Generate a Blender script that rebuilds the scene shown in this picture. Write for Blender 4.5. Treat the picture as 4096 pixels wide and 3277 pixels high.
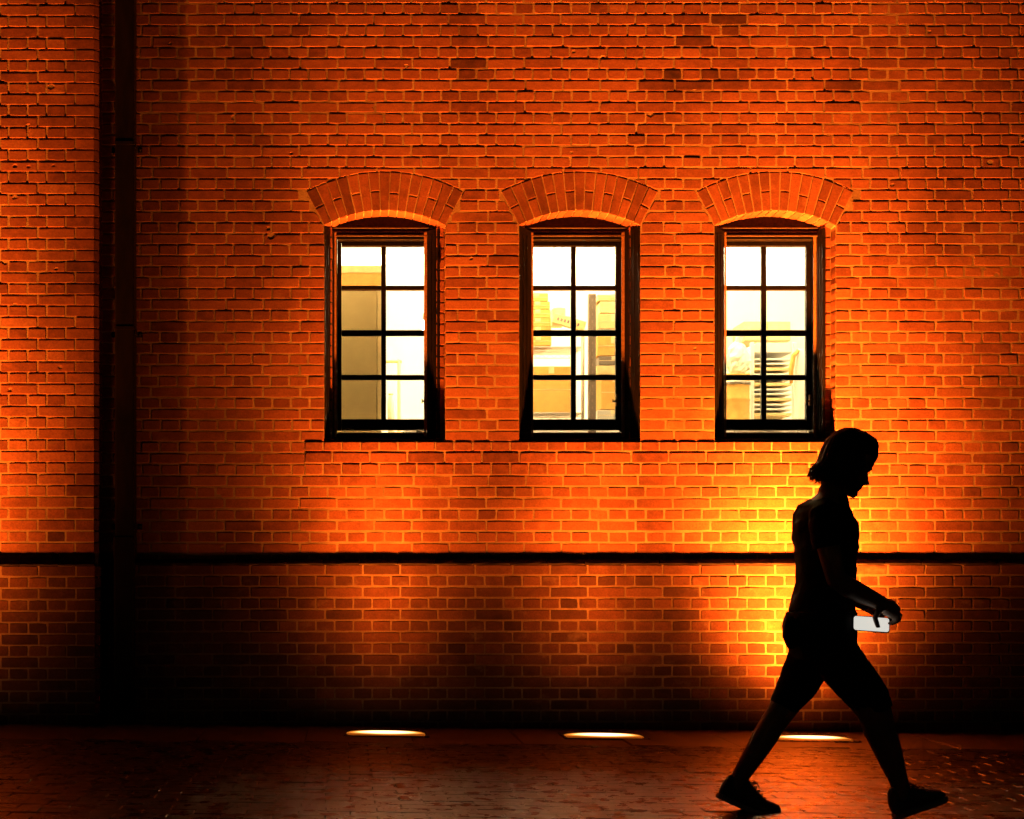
import bpy, bmesh, math, random
from mathutils import Vector, Matrix

random.seed(7)
R = math.radians
scene = bpy.context.scene
for o in list(bpy.data.objects):
    bpy.data.objects.remove(o)
COL = scene.collection

# ------------------------------------------------------------------ camera
CAM_H, CAM_D, F = 1.0, 10.0, 6260.0          # camera height, distance to the wall face, focal length in photo pixels
cam_data = bpy.data.cameras.new("camera")
cam_data.sensor_width = 36.0
cam_data.lens = 36.0 * F / 4096.0
cam_data.shift_x = (2048 - 1368) / 4096.0
cam_data.shift_y = (2270 - 1638.5) / 4096.0
cam_data.clip_start = 0.1
cam_data.clip_end = 500
cam = bpy.data.objects.new("camera", cam_data)
cam.location = (0, -CAM_D, CAM_H)
cam.rotation_euler = (R(90), 0, 0)
COL.objects.link(cam)
scene.camera = cam

# ------------------------------------------------------------------ night sky, moonless
SUN_EL, SUN_ROT = R(4), R(200)
world = bpy.data.worlds.new("World")
scene.world = world
world.use_nodes = True
wn = world.node_tree.nodes
wl = world.node_tree.links
wn.clear()
sky = wn.new("ShaderNodeTexSky")
sky.sky_type = 'NISHITA'
sky.sun_disc = False
sky.sun_elevation = SUN_EL
sky.sun_rotation = SUN_ROT
bg = wn.new("ShaderNodeBackground")
bg.inputs[1].default_value = 0.0009
out = wn.new("ShaderNodeOutputWorld")
wl.new(sky.outputs[0], bg.inputs[0])
wl.new(bg.outputs[0], out.inputs[0])

sun_data = bpy.data.lights.new("sun", 'SUN')
sun_data.energy = 0.0005
sun_data.angle = R(10)
sun_data.color = (1.0, 0.85, 0.7)
sun = bpy.data.objects.new("sun", sun_data)
sun.rotation_euler = (R(60), 0, R(-20))
COL.objects.link(sun)

scene.view_settings.view_transform = 'Standard'
scene.view_settings.look = 'None'
scene.view_settings.exposure = 0.0
scene.view_settings.gamma = 1.0
scene.view_settings.use_curve_mapping = False
scene.cycles.max_bounces = 6
scene.cycles.diffuse_bounces = 3
scene.cycles.glossy_bounces = 3
scene.cycles.transparent_max_bounces = 12
scene.cycles.use_denoising = True
scene.cycles.use_adaptive_sampling = True
scene.cycles.adaptive_threshold = 0.02
scene.cycles.sample_clamp_indirect = 10.0

E_UP = 19.5                         # strength of one uplight
UP_COLOR = (1.0, 0.214, 0.015)     # sodium-orange ground uplights
ROOM_COLOR = (1.0, 0.75, 0.42)     # lamps of the storeroom


# ------------------------------------------------------------------ helpers
def P(px, py, y=0.0):
    """photo pixel -> point at depth y (y = 0 is the wall face)."""
    k = (CAM_D + y) / F
    return Vector(((px - 1368) * k, y, CAM_H + (2270 - py) * k))


GS = -0.0114                                  # the pavement falls slightly to the right


def gz(x):
    return GS * (x - 0.26)


class MB:
    def __init__(self):
        self.v, self.f, self.tone = [], [], []

    def add(self, verts, faces, tone=0.0):
        o = len(self.v)
        self.v.extend([tuple(p) for p in verts])
        self.f.extend([tuple(i + o for i in f) for f in faces])
        self.tone.extend([tone] * len(verts))
        return self

    def box(self, x0, x1, y0, y1, z0, z1, b=0.0, M=None, tone=0.0):
        if b <= 0:
            vs = [(x0, y0, z0), (x1, y0, z0), (x1, y1, z0), (x0, y1, z0), (x0, y0, z1), (x1, y0, z1), (x1, y1, z1), (x0, y1, z1)]
            fs = [(0, 3, 2, 1), (4, 5, 6, 7), (0, 1, 5, 4), (1, 2, 6, 5), (2, 3, 7, 6), (3, 0, 4, 7)]
        else:
            bm = bmesh.new()
            bmesh.ops.create_cube(bm, size=1)
            bmesh.ops.scale(bm, vec=(x1 - x0, y1 - y0, z1 - z0), verts=bm.verts)
            bmesh.ops.translate(bm, vec=((x0 + x1) / 2, (y0 + y1) / 2, (z0 + z1) / 2), verts=bm.verts)
            bmesh.ops.bevel(bm, geom=list(bm.edges), offset=b, segments=1, affect='EDGES')
            bm.verts.index_update()
            vs = [tuple(v.co) for v in bm.verts]
            fs = [tuple(v.index for v in f.verts) for f in bm.faces]
            bm.free()
        if M is not None:
            vs = [tuple(M @ Vector(p)) for p in vs]
        return self.add(vs, fs, tone)

    def prism(self, pts, y0, y1, M=None, tone=0.0):
        """outline pts (x, z), counter-clockwise seen from the camera, front at y0, back at y1"""
        n = len(pts)
        vs = [(p[0], y0, p[1]) for p in pts] + [(p[0], y1, p[1]) for p in pts]
        fs = [tuple(range(n)), tuple(range(2 * n - 1, n - 1, -1))]
        fs += [((i + 1) % n, i, n + i, n + (i + 1) % n) for i in range(n)]
        if M is not None:
            vs = [tuple(M @ Vector(p)) for p in vs]
        return self.add(vs, fs, tone)

    def loft(self, rings, cap=True, tone=0.0):
        n = len(rings[0])
        vs = [p for r in rings for p in r]
        fs = []
        for k in range(len(rings) - 1):
            for i in range(n):
                j = (i + 1) % n
                fs.append((k * n + i, k * n + j, (k + 1) * n + j, (k + 1) * n + i))
        if cap:
            fs.append(tuple(range(n - 1, -1, -1)))
            fs.append(tuple((len(rings) - 1) * n + i for i in range(n)))
        return self.add(vs, fs, tone)

    def tube(self, pts, radii, n=10, flat=1.0, side=None, cap=True):
        """tube along pts; flat scales the radius along the 'side' axis"""
        pts = [Vector(p) for p in pts]
        if not hasattr(radii, '__len__'):
            radii = [radii] * len(pts)
        rings = []
        up = Vector(side) if side is not None else Vector((0, 1, 0))
        for i, p in enumerate(pts):
            if i == 0:
                t = pts[1] - pts[0]
            elif i == len(pts) - 1:
                t = pts[-1] - pts[-2]
            else:
                t = (pts[i + 1] - pts[i]).normalized() + (pts[i] - pts[i - 1]).normalized()
            t.normalize()
            a = up - t * up.dot(t)
            if a.length < 1e-4:
                a = Vector((1, 0, 0)) - t * t.x
            a.normalize()
            b = t.cross(a)
            r = radii[i]
            rings.append([p + a * (r * flat * math.cos(2 * math.pi * k / n)) + b * (r * math.sin(2 * math.pi * k / n)) for k in range(n)])
        return self.loft(rings, cap)

    def mesh(self, name, mat, smooth=False, tone_attr=False):
        me = bpy.data.meshes.new(name)
        me.from_pydata(self.v, [], self.f)
        me.validate()
        if mat:
            me.materials.append(mat)
        if smooth:
            for p in me.polygons:
                p.use_smooth = True
        if tone_attr:
            at = me.attributes.new("tone", 'FLOAT', 'POINT')
            at.data.foreach_set("value", self.tone)
        me.update()
        return me

    def build(self, name, mat, parent=None, smooth=False, loc=None, tone_attr=False, recalc=False):
        me = self.mesh(name, mat, smooth, tone_attr)
        if recalc:
            bm = bmesh.new()
            bm.from_mesh(me)
            bmesh.ops.recalc_face_normals(bm, faces=bm.faces)
            bm.to_mesh(me)
            bm.free()
        return place(name, me, parent, loc)


def place(name, me, parent=None, loc=None):
    o = bpy.data.objects.new(name, me)
    o.color = (0, 0, 0, 1)
    COL.objects.link(o)
    if parent is not None:
        o.parent = parent
    if loc is not None:
        o.location = loc
    return o


def empty(name, loc=(0, 0, 0), parent=None):
    o = bpy.data.objects.new(name, None)
    o.empty_display_size = 0.1
    o.location = loc
    COL.objects.link(o)
    if parent is not None:
        o.parent = parent
    return o


def tag(o, label=None, cat=None, group=None, kind=None):
    if label:
        o["label"] = label
    if cat:
        o["category"] = cat
    if group:
        o["group"] = group
    if kind:
        o["kind"] = kind
    return o


# ------------------------------------------------------------------ materials
class N:
    def __init__(self, name):
        self.m = bpy.data.materials.new(name)
        self.m.use_nodes = True
        self.t = self.m.node_tree
        self.b = self.t.nodes["Principled BSDF"]
        self.out = self.t.nodes["Material Output"]

    def n(self, typ, **kw):
        nd = self.t.nodes.new(typ)
        for k, v in kw.items():
            setattr(nd, k, v)
        return nd

    def l(self, a, b):
        self.t.links.new(a, b)

    def pos(self):
        return self.n("ShaderNodeNewGeometry").outputs["Position"]

    def noise(self, scale, detail=3, rough=0.55, vec=None, stretch=None):
        nd = self.n("ShaderNodeTexNoise")
        nd.inputs["Scale"].default_value = scale
        nd.inputs["Detail"].default_value = detail
        nd.inputs["Roughness"].default_value = rough
        v = vec if vec is not None else self.pos()
        if stretch:
            mp = self.n("ShaderNodeMapping")
            mp.inputs["Scale"].default_value = stretch
            self.l(v, mp.inputs[0])
            v = mp.outputs[0]
        self.l(v, nd.inputs["Vector"])
        return nd.outputs["Fac"]

    def maprange(self, sock, a, b, c, d):
        nd = self.n("ShaderNodeMapRange")
        self.l(sock, nd.inputs[0])
        for i, v in enumerate((a, b, c, d)):
            nd.inputs[i + 1].default_value = v
        return nd.outputs[0]

    def math(self, op, a, b):
        nd = self.n("ShaderNodeMath", operation=op)
        for i, s in enumerate((a, b)):
            if isinstance(s, (int, float)):
                nd.inputs[i].default_value = s
            else:
                self.l(s, nd.inputs[i])
        return nd.outputs[0]

    def ramp(self, sock, stops):
        nd = self.n("ShaderNodeValToRGB")
        el = nd.color_ramp.elements
        while len(el) < len(stops):
            el.new(0.5)
        for e, (p, c) in zip(el, stops):
            e.position = p
            e.color = (*c, 1)
        self.l(sock, nd.inputs[0])
        return nd.outputs[0]

    def mix(self, fac, a, b, blend='MIX'):
        nd = self.n("ShaderNodeMix", data_type='RGBA', blend_type=blend)
        for s, i in ((fac, 0), (a, 6), (b, 7)):
            if isinstance(s, (int, float)):
                nd.inputs[i].default_value = s
            elif isinstance(s, tuple):
                nd.inputs[i].default_value = (*s, 1)
            else:
                self.l(s, nd.inputs[i])
        return nd.outputs[2]

    def scale_color(self, col, fac):
        nd = self.n("ShaderNodeVectorMath", operation='SCALE')
        self.l(col, nd.inputs[0])
        self.l(fac, nd.inputs["Scale"])
        return nd.outputs[0]

    def bump(self, h, strength=0.3, dist=0.004, chain=None):
        nd = self.n("ShaderNodeBump")
        nd.inputs["Strength"].default_value = strength
        nd.inputs["Distance"].default_value = dist
        self.l(h, nd.inputs["Height"])
        if chain is not None:
            self.l(chain, nd.inputs["Normal"])
        return nd.outputs[0]

    def finish(self, color=None, rough=None, normal=None, metallic=None, spec=None):
        if color is not None:
            if isinstance(color, tuple):
                self.b.inputs["Base Color"].default_value = (*color, 1)
            else:
                self.l(color, self.b.inputs["Base Color"])
        if rough is not None:
            if isinstance(rough, (int, float)):
                self.b.inputs["Roughness"].default_value = rough
            else:
                self.l(rough, self.b.inputs["Roughness"])
        if normal is not None:
            self.l(normal, self.b.inputs["Normal"])
        if metallic is not None:
            self.b.inputs["Metallic"].default_value = metallic
        if spec is not None:
            self.b.inputs["Specular IOR Level"].default_value = spec
        return self.m


def brick_material(name, stops, soot=0.55, grain=0.48):
    a = N(name)
    info = a.n("ShaderNodeObjectInfo")
    sep = a.n("ShaderNodeSeparateColor")
    a.l(info.outputs["Color"], sep.inputs[0])
    at = a.n("ShaderNodeAttribute", attribute_name="tone")
    tone = a.math('ADD', sep.outputs[0], at.outputs["Fac"])
    mott = a.noise(16, 5, 0.6)
    tone = a.math('ADD', tone, a.maprange(mott, 0.3, 0.7, -0.11, 0.11))
    col = a.ramp(tone, stops)
    fine = a.noise(85, 5, 0.85)
    col = a.scale_color(col, a.maprange(fine, 0.25, 0.75, 1 - grain, 1 + grain))
    sp = a.noise(1.1, 4, 0.6, stretch=(1.0, 1.0, 1.6))
    col = a.scale_color(col, a.maprange(sp, 0.50, 0.72, 1.0, 1.0 - soot))
    strk = a.noise(5.5, 5, 0.65)
    col = a.scale_color(col, a.maprange(strk, 0.55, 0.80, 1.0, 0.65))
    eff = a.noise(6.5, 4, 0.62, stretch=(1.0, 1.0, 1.5))
    f = a.maprange(eff, 0.60, 0.85, 0.0, 0.30)
    col = a.mix(f, col, (0.50, 0.33, 0.22))
    n1 = a.bump(a.noise(110, 5, 0.65), 0.22, 0.003)
    n2 = a.bump(a.noise(22, 3, 0.5), 0.12, 0.008, n1)
    return a.finish(col, 0.88, n2, spec=0.25)


M = {}
M['brick'] = brick_material('wall_brick', [(0.0, (0.055, 0.020, 0.014)), (0.28, (0.17, 0.052, 0.030)), (0.55, (0.30, 0.096, 0.052)), (0.8, (0.38, 0.135, 0.070)), (1.0, (0.46, 0.19, 0.105))])
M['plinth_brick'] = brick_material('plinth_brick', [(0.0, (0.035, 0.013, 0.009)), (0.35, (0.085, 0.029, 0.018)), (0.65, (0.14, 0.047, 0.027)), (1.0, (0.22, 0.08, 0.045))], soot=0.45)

a = N('mortar')
c = a.ramp(a.noise(3.0, 5, 0.6), [(0.3, (0.20, 0.120, 0.070)), (0.52, (0.40, 0.255, 0.155)), (0.72, (0.54, 0.38, 0.24))])
c = a.scale_color(c, a.maprange(a.noise(140, 3, 0.7), 0.25, 0.75, 0.7, 1.25))
M['mortar'] = a.finish(c, 0.95, a.bump(a.noise(150, 4, 0.7), 0.5, 0.003), spec=0.15)

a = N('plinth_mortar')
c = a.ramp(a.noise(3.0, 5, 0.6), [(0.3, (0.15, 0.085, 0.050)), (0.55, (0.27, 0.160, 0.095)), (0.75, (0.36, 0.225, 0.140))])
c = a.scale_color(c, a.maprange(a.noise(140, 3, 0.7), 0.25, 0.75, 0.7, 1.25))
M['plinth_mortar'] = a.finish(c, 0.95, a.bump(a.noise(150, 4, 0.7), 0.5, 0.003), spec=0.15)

a = N('dark_cap_brick')
c = a.ramp(a.noise(14, 5, 0.6), [(0.3, (0.018, 0.014, 0.011)), (0.7, (0.06, 0.034, 0.024))])
M['cap'] = a.finish(c, 0.95, a.bump(a.noise(60, 4, 0.7), 0.5, 0.005), spec=0.1)  # near-black brown, darker than the plinth bricks below


def paint(name, c0, c1, rough, scale=30, bump=0.15, metallic=0.0, stretch=None, spec=0.15):
    a = N(name)
    c = a.ramp(a.noise(scale, 5, 0.6, stretch=stretch), [(0.35, c0), (0.68, c1)])
    r = a.maprange(a.noise(scale * 2.3, 4, 0.6, stretch=stretch), 0.3, 0.7, rough - 0.08, rough + 0.12)
    return a.finish(c, r, a.bump(a.noise(scale * 4, 4, 0.6, stretch=stretch), bump, 0.002), metallic, spec)


M['frame'] = paint('dark_window_paint', (0.004, 0.003, 0.003), (0.011, 0.007, 0.006), 0.5, 40)
M['frame_edge'] = paint('lit_frame_edge', (0.05, 0.03, 0.022), (0.10, 0.055, 0.035), 0.5, 60)  # paler than the frame paint: light caught by the mouldings, put into the colour
M['tympanum'] = paint('arch_board', (0.014, 0.007, 0.006), (0.030, 0.014, 0.010), 0.6, 50)
M['shutter'] = paint('shutter_iron', (0.004, 0.003, 0.003), (0.012, 0.007, 0.005), 0.6, 30, stretch=(1, 1, 0.3))
M['lit_shutter_edge'] = paint('lit_shutter_edge', (0.26, 0.13, 0.07), (0.45, 0.24, 0.13), 0.5, 60)  # rusty orange far above the shutter iron: lamplight on the edges, painted in
M['pipe'] = paint('brown_pipe_paint', (0.006, 0.004, 0.003), (0.015, 0.008, 0.006), 0.55, 12, stretch=(1, 1, 0.25))
M['steel'] = paint('worn_steel', (0.10, 0.085, 0.07), (0.22, 0.19, 0.16), 0.35, 50, metallic=0.8)
M['brass'] = paint('dull_brass', (0.20, 0.13, 0.06), (0.35, 0.22, 0.10), 0.35, 60, metallic=0.7)

# window glass: real thin panes
a = N('window_glass')
a.t.nodes.remove(a.b)
tr = a.n("ShaderNodeBsdfTransparent")
tr.inputs[0].default_value = (0.97, 0.97, 0.94, 1)
gl = a.n("ShaderNodeBsdfGlossy")
gl.inputs["Roughness"].default_value = 0.02
fr = a.n("ShaderNodeFresnel")
fr.inputs[0].default_value = 1.45
mx = a.n("ShaderNodeMixShader")
a.l(fr.outputs[0], mx.inputs[0])
a.l(tr.outputs[0], mx.inputs[1])
a.l(gl.outputs[0], mx.inputs[2])
a.l(mx.outputs[0], a.out.inputs[0])
M['glass'] = a.m


def emit(name, color, strength):
    a = N(name)
    a.b.inputs["Base Color"].default_value = (*color, 1)
    a.b.inputs["Emission Color"].default_value = (*color, 1)
    a.b.inputs["Emission Strength"].default_value = strength
    return a.m


a = N('uplight_lens')
tc = a.n("ShaderNodeTexCoord")
mp = a.n("ShaderNodeMapping")
mp.inputs["Scale"].default_value = (1 / 0.245, 1 / 0.125, 0.0)
a.l(tc.outputs["Object"], mp.inputs[0])
ln = a.n("ShaderNodeVectorMath", operation='LENGTH')
a.l(mp.outputs[0], ln.inputs[0])
c = a.ramp(ln.outputs["Value"], [(0.0, (1.0, 0.86, 0.55)), (0.62, (1.0, 0.70, 0.28)), (0.80, (1.0, 0.34, 0.04)), (1.0, (0.7, 0.15, 0.01))])
a.l(c, a.b.inputs["Emission Color"])
a.l(a.maprange(ln.outputs["Value"], 0.3, 1.0, 4.0, 0.35), a.b.inputs["Emission Strength"])
M['lens_edge'] = a.finish((0.3, 0.2, 0.1), 0.1)
M['tube_glow'] = emit('fluorescent_glow', (1.0, 0.92, 0.68), 10.0)
M['bulb_glow'] = emit('bulb_glow', (1.0, 0.90, 0.60), 25.0)
M['screen'] = emit('phone_screen_glow', (0.95, 0.92, 0.82), 0.72)

# pavement
a = N('clay_paver')
info = a.n("ShaderNodeObjectInfo")
sep = a.n("ShaderNodeSeparateColor")
a.l(info.outputs["Color"], sep.inputs[0])
at = a.n("ShaderNodeAttribute", attribute_name="tone")
tone = a.math('ADD', sep.outputs[0], at.outputs["Fac"])
c = a.ramp(tone, [(0.0, (0.013, 0.011, 0.009)), (0.5, (0.024, 0.019, 0.015)), (1.0, (0.040, 0.031, 0.024))])
c = a.scale_color(c, a.maprange(a.noise(60, 5, 0.7), 0.25, 0.75, 0.6, 1.4))
r = a.maprange(a.noise(9, 5, 0.6), 0.3, 0.7, 0.20, 0.40)
M['paver'] = a.finish(c, r, a.bump(a.noise(55, 4, 0.7, stretch=(0.35, 3.0, 1)), 0.30, 0.004, a.bump(a.noise(6, 3, 0.5), 0.12, 0.02)), spec=0.42)

a = N('paving_ground')
tc = a.n("ShaderNodeNewGeometry")
bt = a.n("ShaderNodeTexBrick")
bt.inputs["Scale"].default_value = 1.0
bt.inputs["Brick Width"].default_value = 0.21
bt.inputs["Row Height"].default_value = 0.105
bt.inputs["Mortar Size"].default_value = 0.004
bt.inputs["Color1"].default_value = (0.085, 0.055, 0.042, 1)
bt.inputs["Color2"].default_value = (0.12, 0.078, 0.058, 1)
bt.inputs["Mortar"].default_value = (0.03, 0.022, 0.018, 1)
a.l(tc.outputs["Position"], bt.inputs["Vector"])
M['ground'] = a.finish(a.scale_color(bt.outputs[0], a.maprange(a.noise(60, 5, 0.7), 0.25, 0.75, 0.6, 1.4)), 0.55, a.bump(a.noise(70, 4, 0.7), 0.3, 0.004))

a = N('granite')
c = a.ramp(a.noise(160, 4, 0.8), [(0.3, (0.03, 0.026, 0.022)), (0.7, (0.09, 0.078, 0.066))])
c = a.scale_color(c, a.maprange(a.noise(4, 4, 0.6), 0.3, 0.7, 0.7, 1.15))
M['granite'] = a.finish(c, 0.45, a.bump(a.noise(120, 4, 0.7), 0.25, 0.003))

# ------------------------------------------------------------------ ground
PAVE_Y0 = -1.09
g = MB()
S = 60.0
gx = [-S, -8, -4, -2, 0, 2, 4, 8, S]
gy = [-S, -10, -5.2, -3, -1, 0.2]
vs = [(x, y, gz(max(-8, min(8, x))) - 0.012) for y in gy for x in gx]
fs = []
for j in range(len(gy) - 1):
    for i in range(len(gx) - 1):
        p = j * len(gx) + i
        fs.append((p, p + 1, p + 1 + len(gx), p + len(gx)))
g.add(vs, fs)
pavement = g.build('pavement', M['ground'])
tag(pavement, 'dark brick-paved pavement sloping gently along the foot of the wall', kind='structure')


def brick_outline(w, h, rnd, jit=0.0006, chip=0.0026, nl=3, ns=2):
    pts = []
    x0, x1, z0, z1 = -w / 2, w / 2, -h / 2, h / 2
    for i in range(nl):
        pts.append((x0 + w * i / nl, z0))
    for i in range(ns):
        pts.append((x1, z0 + h * i / ns))
    for i in range(nl):
        pts.append((x1 - w * i / nl, z1))
    for i in range(ns):
        pts.append((x0, z1 - h * i / ns))
    res = []
    corners = (0, nl, nl + ns, 2 * nl + ns)
    for i, (x, z) in enumerate(pts):
        j = jit
        x += rnd.uniform(-j, j)
        z += rnd.uniform(-j, j)
        if i in corners:
            q = rnd.random() ** 3 * chip + 0.0008
            x -= math.copysign(q, x)
            z -= math.copysign(q, z)
        res.append((x, z))
    return res


def brick_geo(outline, depth=0.03, bevel=0.003):
    """vertices and faces of one brick, front face at y = 0 facing the camera"""
    n = len(outline)
    cx = sum(p[0] for p in outline) / n
    cz = sum(p[1] for p in outline) / n

    def ins(p):
        dx, dz = cx - p[0], cz - p[1]
        return (p[0] + math.copysign(min(abs(dx) * 0.5, bevel), dx), p[1] + math.copysign(min(abs(dz) * 0.5, bevel), dz))
    inner = [ins(p) for p in outline]
    vs = [(p[0], depth, p[1]) for p in outline] + [(p[0], bevel * 0.8, p[1]) for p in outline] + [(p[0], 0.0, p[1]) for p in inner]
    fs = []
    for i in range(n):
        j = (i + 1) % n
        fs.append((i, j, n + j, n + i))
        fs.append((n + i, n + j, 2 * n + j, 2 * n + i))
    fs.append(tuple(range(2 * n, 3 * n)))
    return vs, fs


def pitted_geo(w, h, depth, pits, rnd):
    """a brick face broken by holes: fine front grid pushed in at the pits"""
    nx, nz = max(10, int(w / 0.008)), 9
    vs, fs = [], []
    for j in range(nz + 1):
        for i in range(nx + 1):
            x, z = -w / 2 + w * i / nx, -h / 2 + h * j / nz
            y = rnd.uniform(-0.0001, 0.0001)
            if i in (0, nx) or j in (0, nz):
                y += 0.0012
            for (u, v, r, d) in pits:
                q = math.hypot((x - u) / 1.3, z - v) / r
                if q < 1.25:
                    y += d * max(0.0, 1 - q ** 3 * 0.55) * rnd.uniform(0.75, 1.1)
            vs.append((x, y, z))
    W = nx + 1
    for j in range(nz):
        for i in range(nx):
            p = j * W + i
            fs.append((p, p + 1, p + 1 + W, p + W))
    border = [i for i in range(W)] + [j * W + nx for j in range(1, nz + 1)] + [nz * W + i for i in range(nx - 1, -1, -1)] + [j * W for j in range(nz - 1, 0, -1)]
    o = len(vs)
    for k in border:
        vs.append((vs[k][0], depth, vs[k][2]))
    n = len(border)
    for i in range(n):
        j = (i + 1) % n
        fs.append((o + i, o + j, border[j], border[i]))
    return vs, fs


def to_mesh(name, geo, mat):
    me = bpy.data.meshes.new(name)
    me.from_pydata(geo[0], [], geo[1])
    me.materials.append(mat)
    me.update()
    return me


rnd = random.Random(3)
BW, BH = 0.2290, 0.0608
STRETCH = [brick_geo(brick_outline(BW, BH, rnd)) for _ in range(14)]
HEAD = [brick_geo(brick_outline(0.1095, BH, rnd, nl=2)) for _ in range(12)]


class Laid:
    """bricks of one part: shared meshes or own geometry; the largest in view become objects, the rest one mesh"""

    def __init__(self, mat, limit=300):
        self.items, self.mat, self.limit, self.shared = [], mat, limit, {}

    def put(self, geo, loc, tone, size=0.0, key=None, rot=0.0):
        self.items.append((geo, loc, tone, size, key, rot))

    def build(self, parent, name='brick', rest='brickwork', score=None):
        its = sorted(self.items, key=lambda t: -(score(t) if score else t[3]))
        objs = its[:self.limit]
        tail = its[self.limit:]
        for geo, loc, tone, size, key, rot in objs:
            if key is not None:
                if key not in self.shared:
                    self.shared[key] = to_mesh(name, geo, self.mat)
                me = self.shared[key]
            else:
                me = to_mesh(name, geo, self.mat)
            o = place(name, me, parent, loc)
            o.rotation_euler = (0, rot, 0)
            o.color = (tone, 0, 0, 1)
        if tail:
            mb = MB()
            for geo, loc, tone, size, key, rot in tail:
                c, s = math.cos(rot), math.sin(rot)
                mb.add([(loc[0] + v[0] * c + v[2] * s, loc[1] + v[1], loc[2] - v[0] * s + v[2] * c) for v in geo[0]], geo[1], tone)
            o = mb.build(rest, self.mat, parent, tone_attr=True)
            tag(o, kind='stuff')


# ------------------------------------------------------------------ the brick wall
CX = (0.2735, 1.5190, 2.7675)                 # window axes
HALF = 0.387                                  # half width of an opening
SILL, SPRING = 1.803, 3.184
RI, RE = 0.820, 1.063                         # arch: inner and outer radius
ZC = 3.281 - RI                               # arch centre height
EXX, EXZ = 0.501, 3.398                       # outer ends of the arch ring
XL, XR, ZT = -1.56, 4.98, 5.06
CU, CD = 0.0700, 0.0718


def zc(k):
    return SILL + (k * CU if k >= 0 else k * CD)


def tone_at(x, z, r):
    t = r.gauss(0.57, 0.095)
    # darker burnt bricks seen in the photograph
    for (px, py, rx, rz, d) in ((2790, 115, 150, 75, 0.30), (2760, 340, 260, 40, 0.22), (1870, 190, 60, 120, 0.28), (2680, 330, 90, 30, 0.2),
                                (1830, 420, 200, 60, 0.14), (950, 300, 80, 90, 0.22), (1080, 900, 60, 60, 0.12), (940, 480, 70, 40, 0.2), (3290, 210, 60, 25, 0.25)):
        q = P(px, py)
        u = ((x - q.x) * 626 / rx) ** 2 + ((z - q.z) * 626 / rz) ** 2
        if u < 1.2:
            t -= d * r.uniform(0.5, 1.2)
    return max(0.12, min(0.98, t))


PITS = [(1085, 945, 0.020, 0.03), (1075, 915, 0.012, 0.02), (1625, 265, 0.010, 0.02), (1500, 428, 0.010, 0.02), (2410, 232, 0.012, 0.02), (2295, 208, 0.009, 0.02),
        (680, 175, 0.008, 0.02), (2602, 460, 0.015, 0.025), (2775, 365, 0.012, 0.02), (3250, 310, 0.008, 0.02), (3715, 128, 0.010, 0.02), (3960, 650, 0.016, 0.025),
        (4090, 565, 0.014, 0.025), (3932, 1075, 0.013, 0.015), (3985, 1100, 0.012, 0.012), (1885, 1036, 0.009, 0.02), (2286, 610, 0.007, 0.015), (875, 1985, 0.012, 0.012),
        (3570, 740, 0.009, 0.015), (1165, 615, 0.008, 0.015), (935, 470, 0.014, 0.015), (2780, 1395, 0.007, 0.015), (890, 2190, 0.01, 0.015), (1010, 20, 0.01, 0.02)]
PITS = [(P(a_, b_).x, P(a_, b_).z, r_ * 0.75, d_ * 0.6) for a_, b_, r_, d_ in PITS]

wall = empty('brick_wall', (0, 0, 0))
tag(wall, 'orange-lit red brick warehouse wall with three arched windows', 'wall')

wb = Laid(M['brick'], 300)
rw = random.Random(11)
J = 0.0098


def course_bricks(k, stretch, intervals, xo_s=2.6006, xo_h=2.417):
    ps, xo = (0.2388, xo_s) if stretch else (0.1194, xo_h)
    for (a_, b_) in intervals:
        i0 = math.floor((a_ - xo) / ps) - 1
        cuts = [a_]
        i = i0
        while True:
            x = xo + i * ps
            if x >= b_ - 0.045:
                break
            if x > a_ + 0.045:
                cuts.append(x)
            i += 1
        cuts.append(b_)
        for s, e in zip(cuts[:-1], cuts[1:]):
            yield s, e, a_, b_


def skew_z(dx):
    return SPRING + (dx - HALF) * (EXZ - SPRING) / (EXX - HALF)


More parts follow.
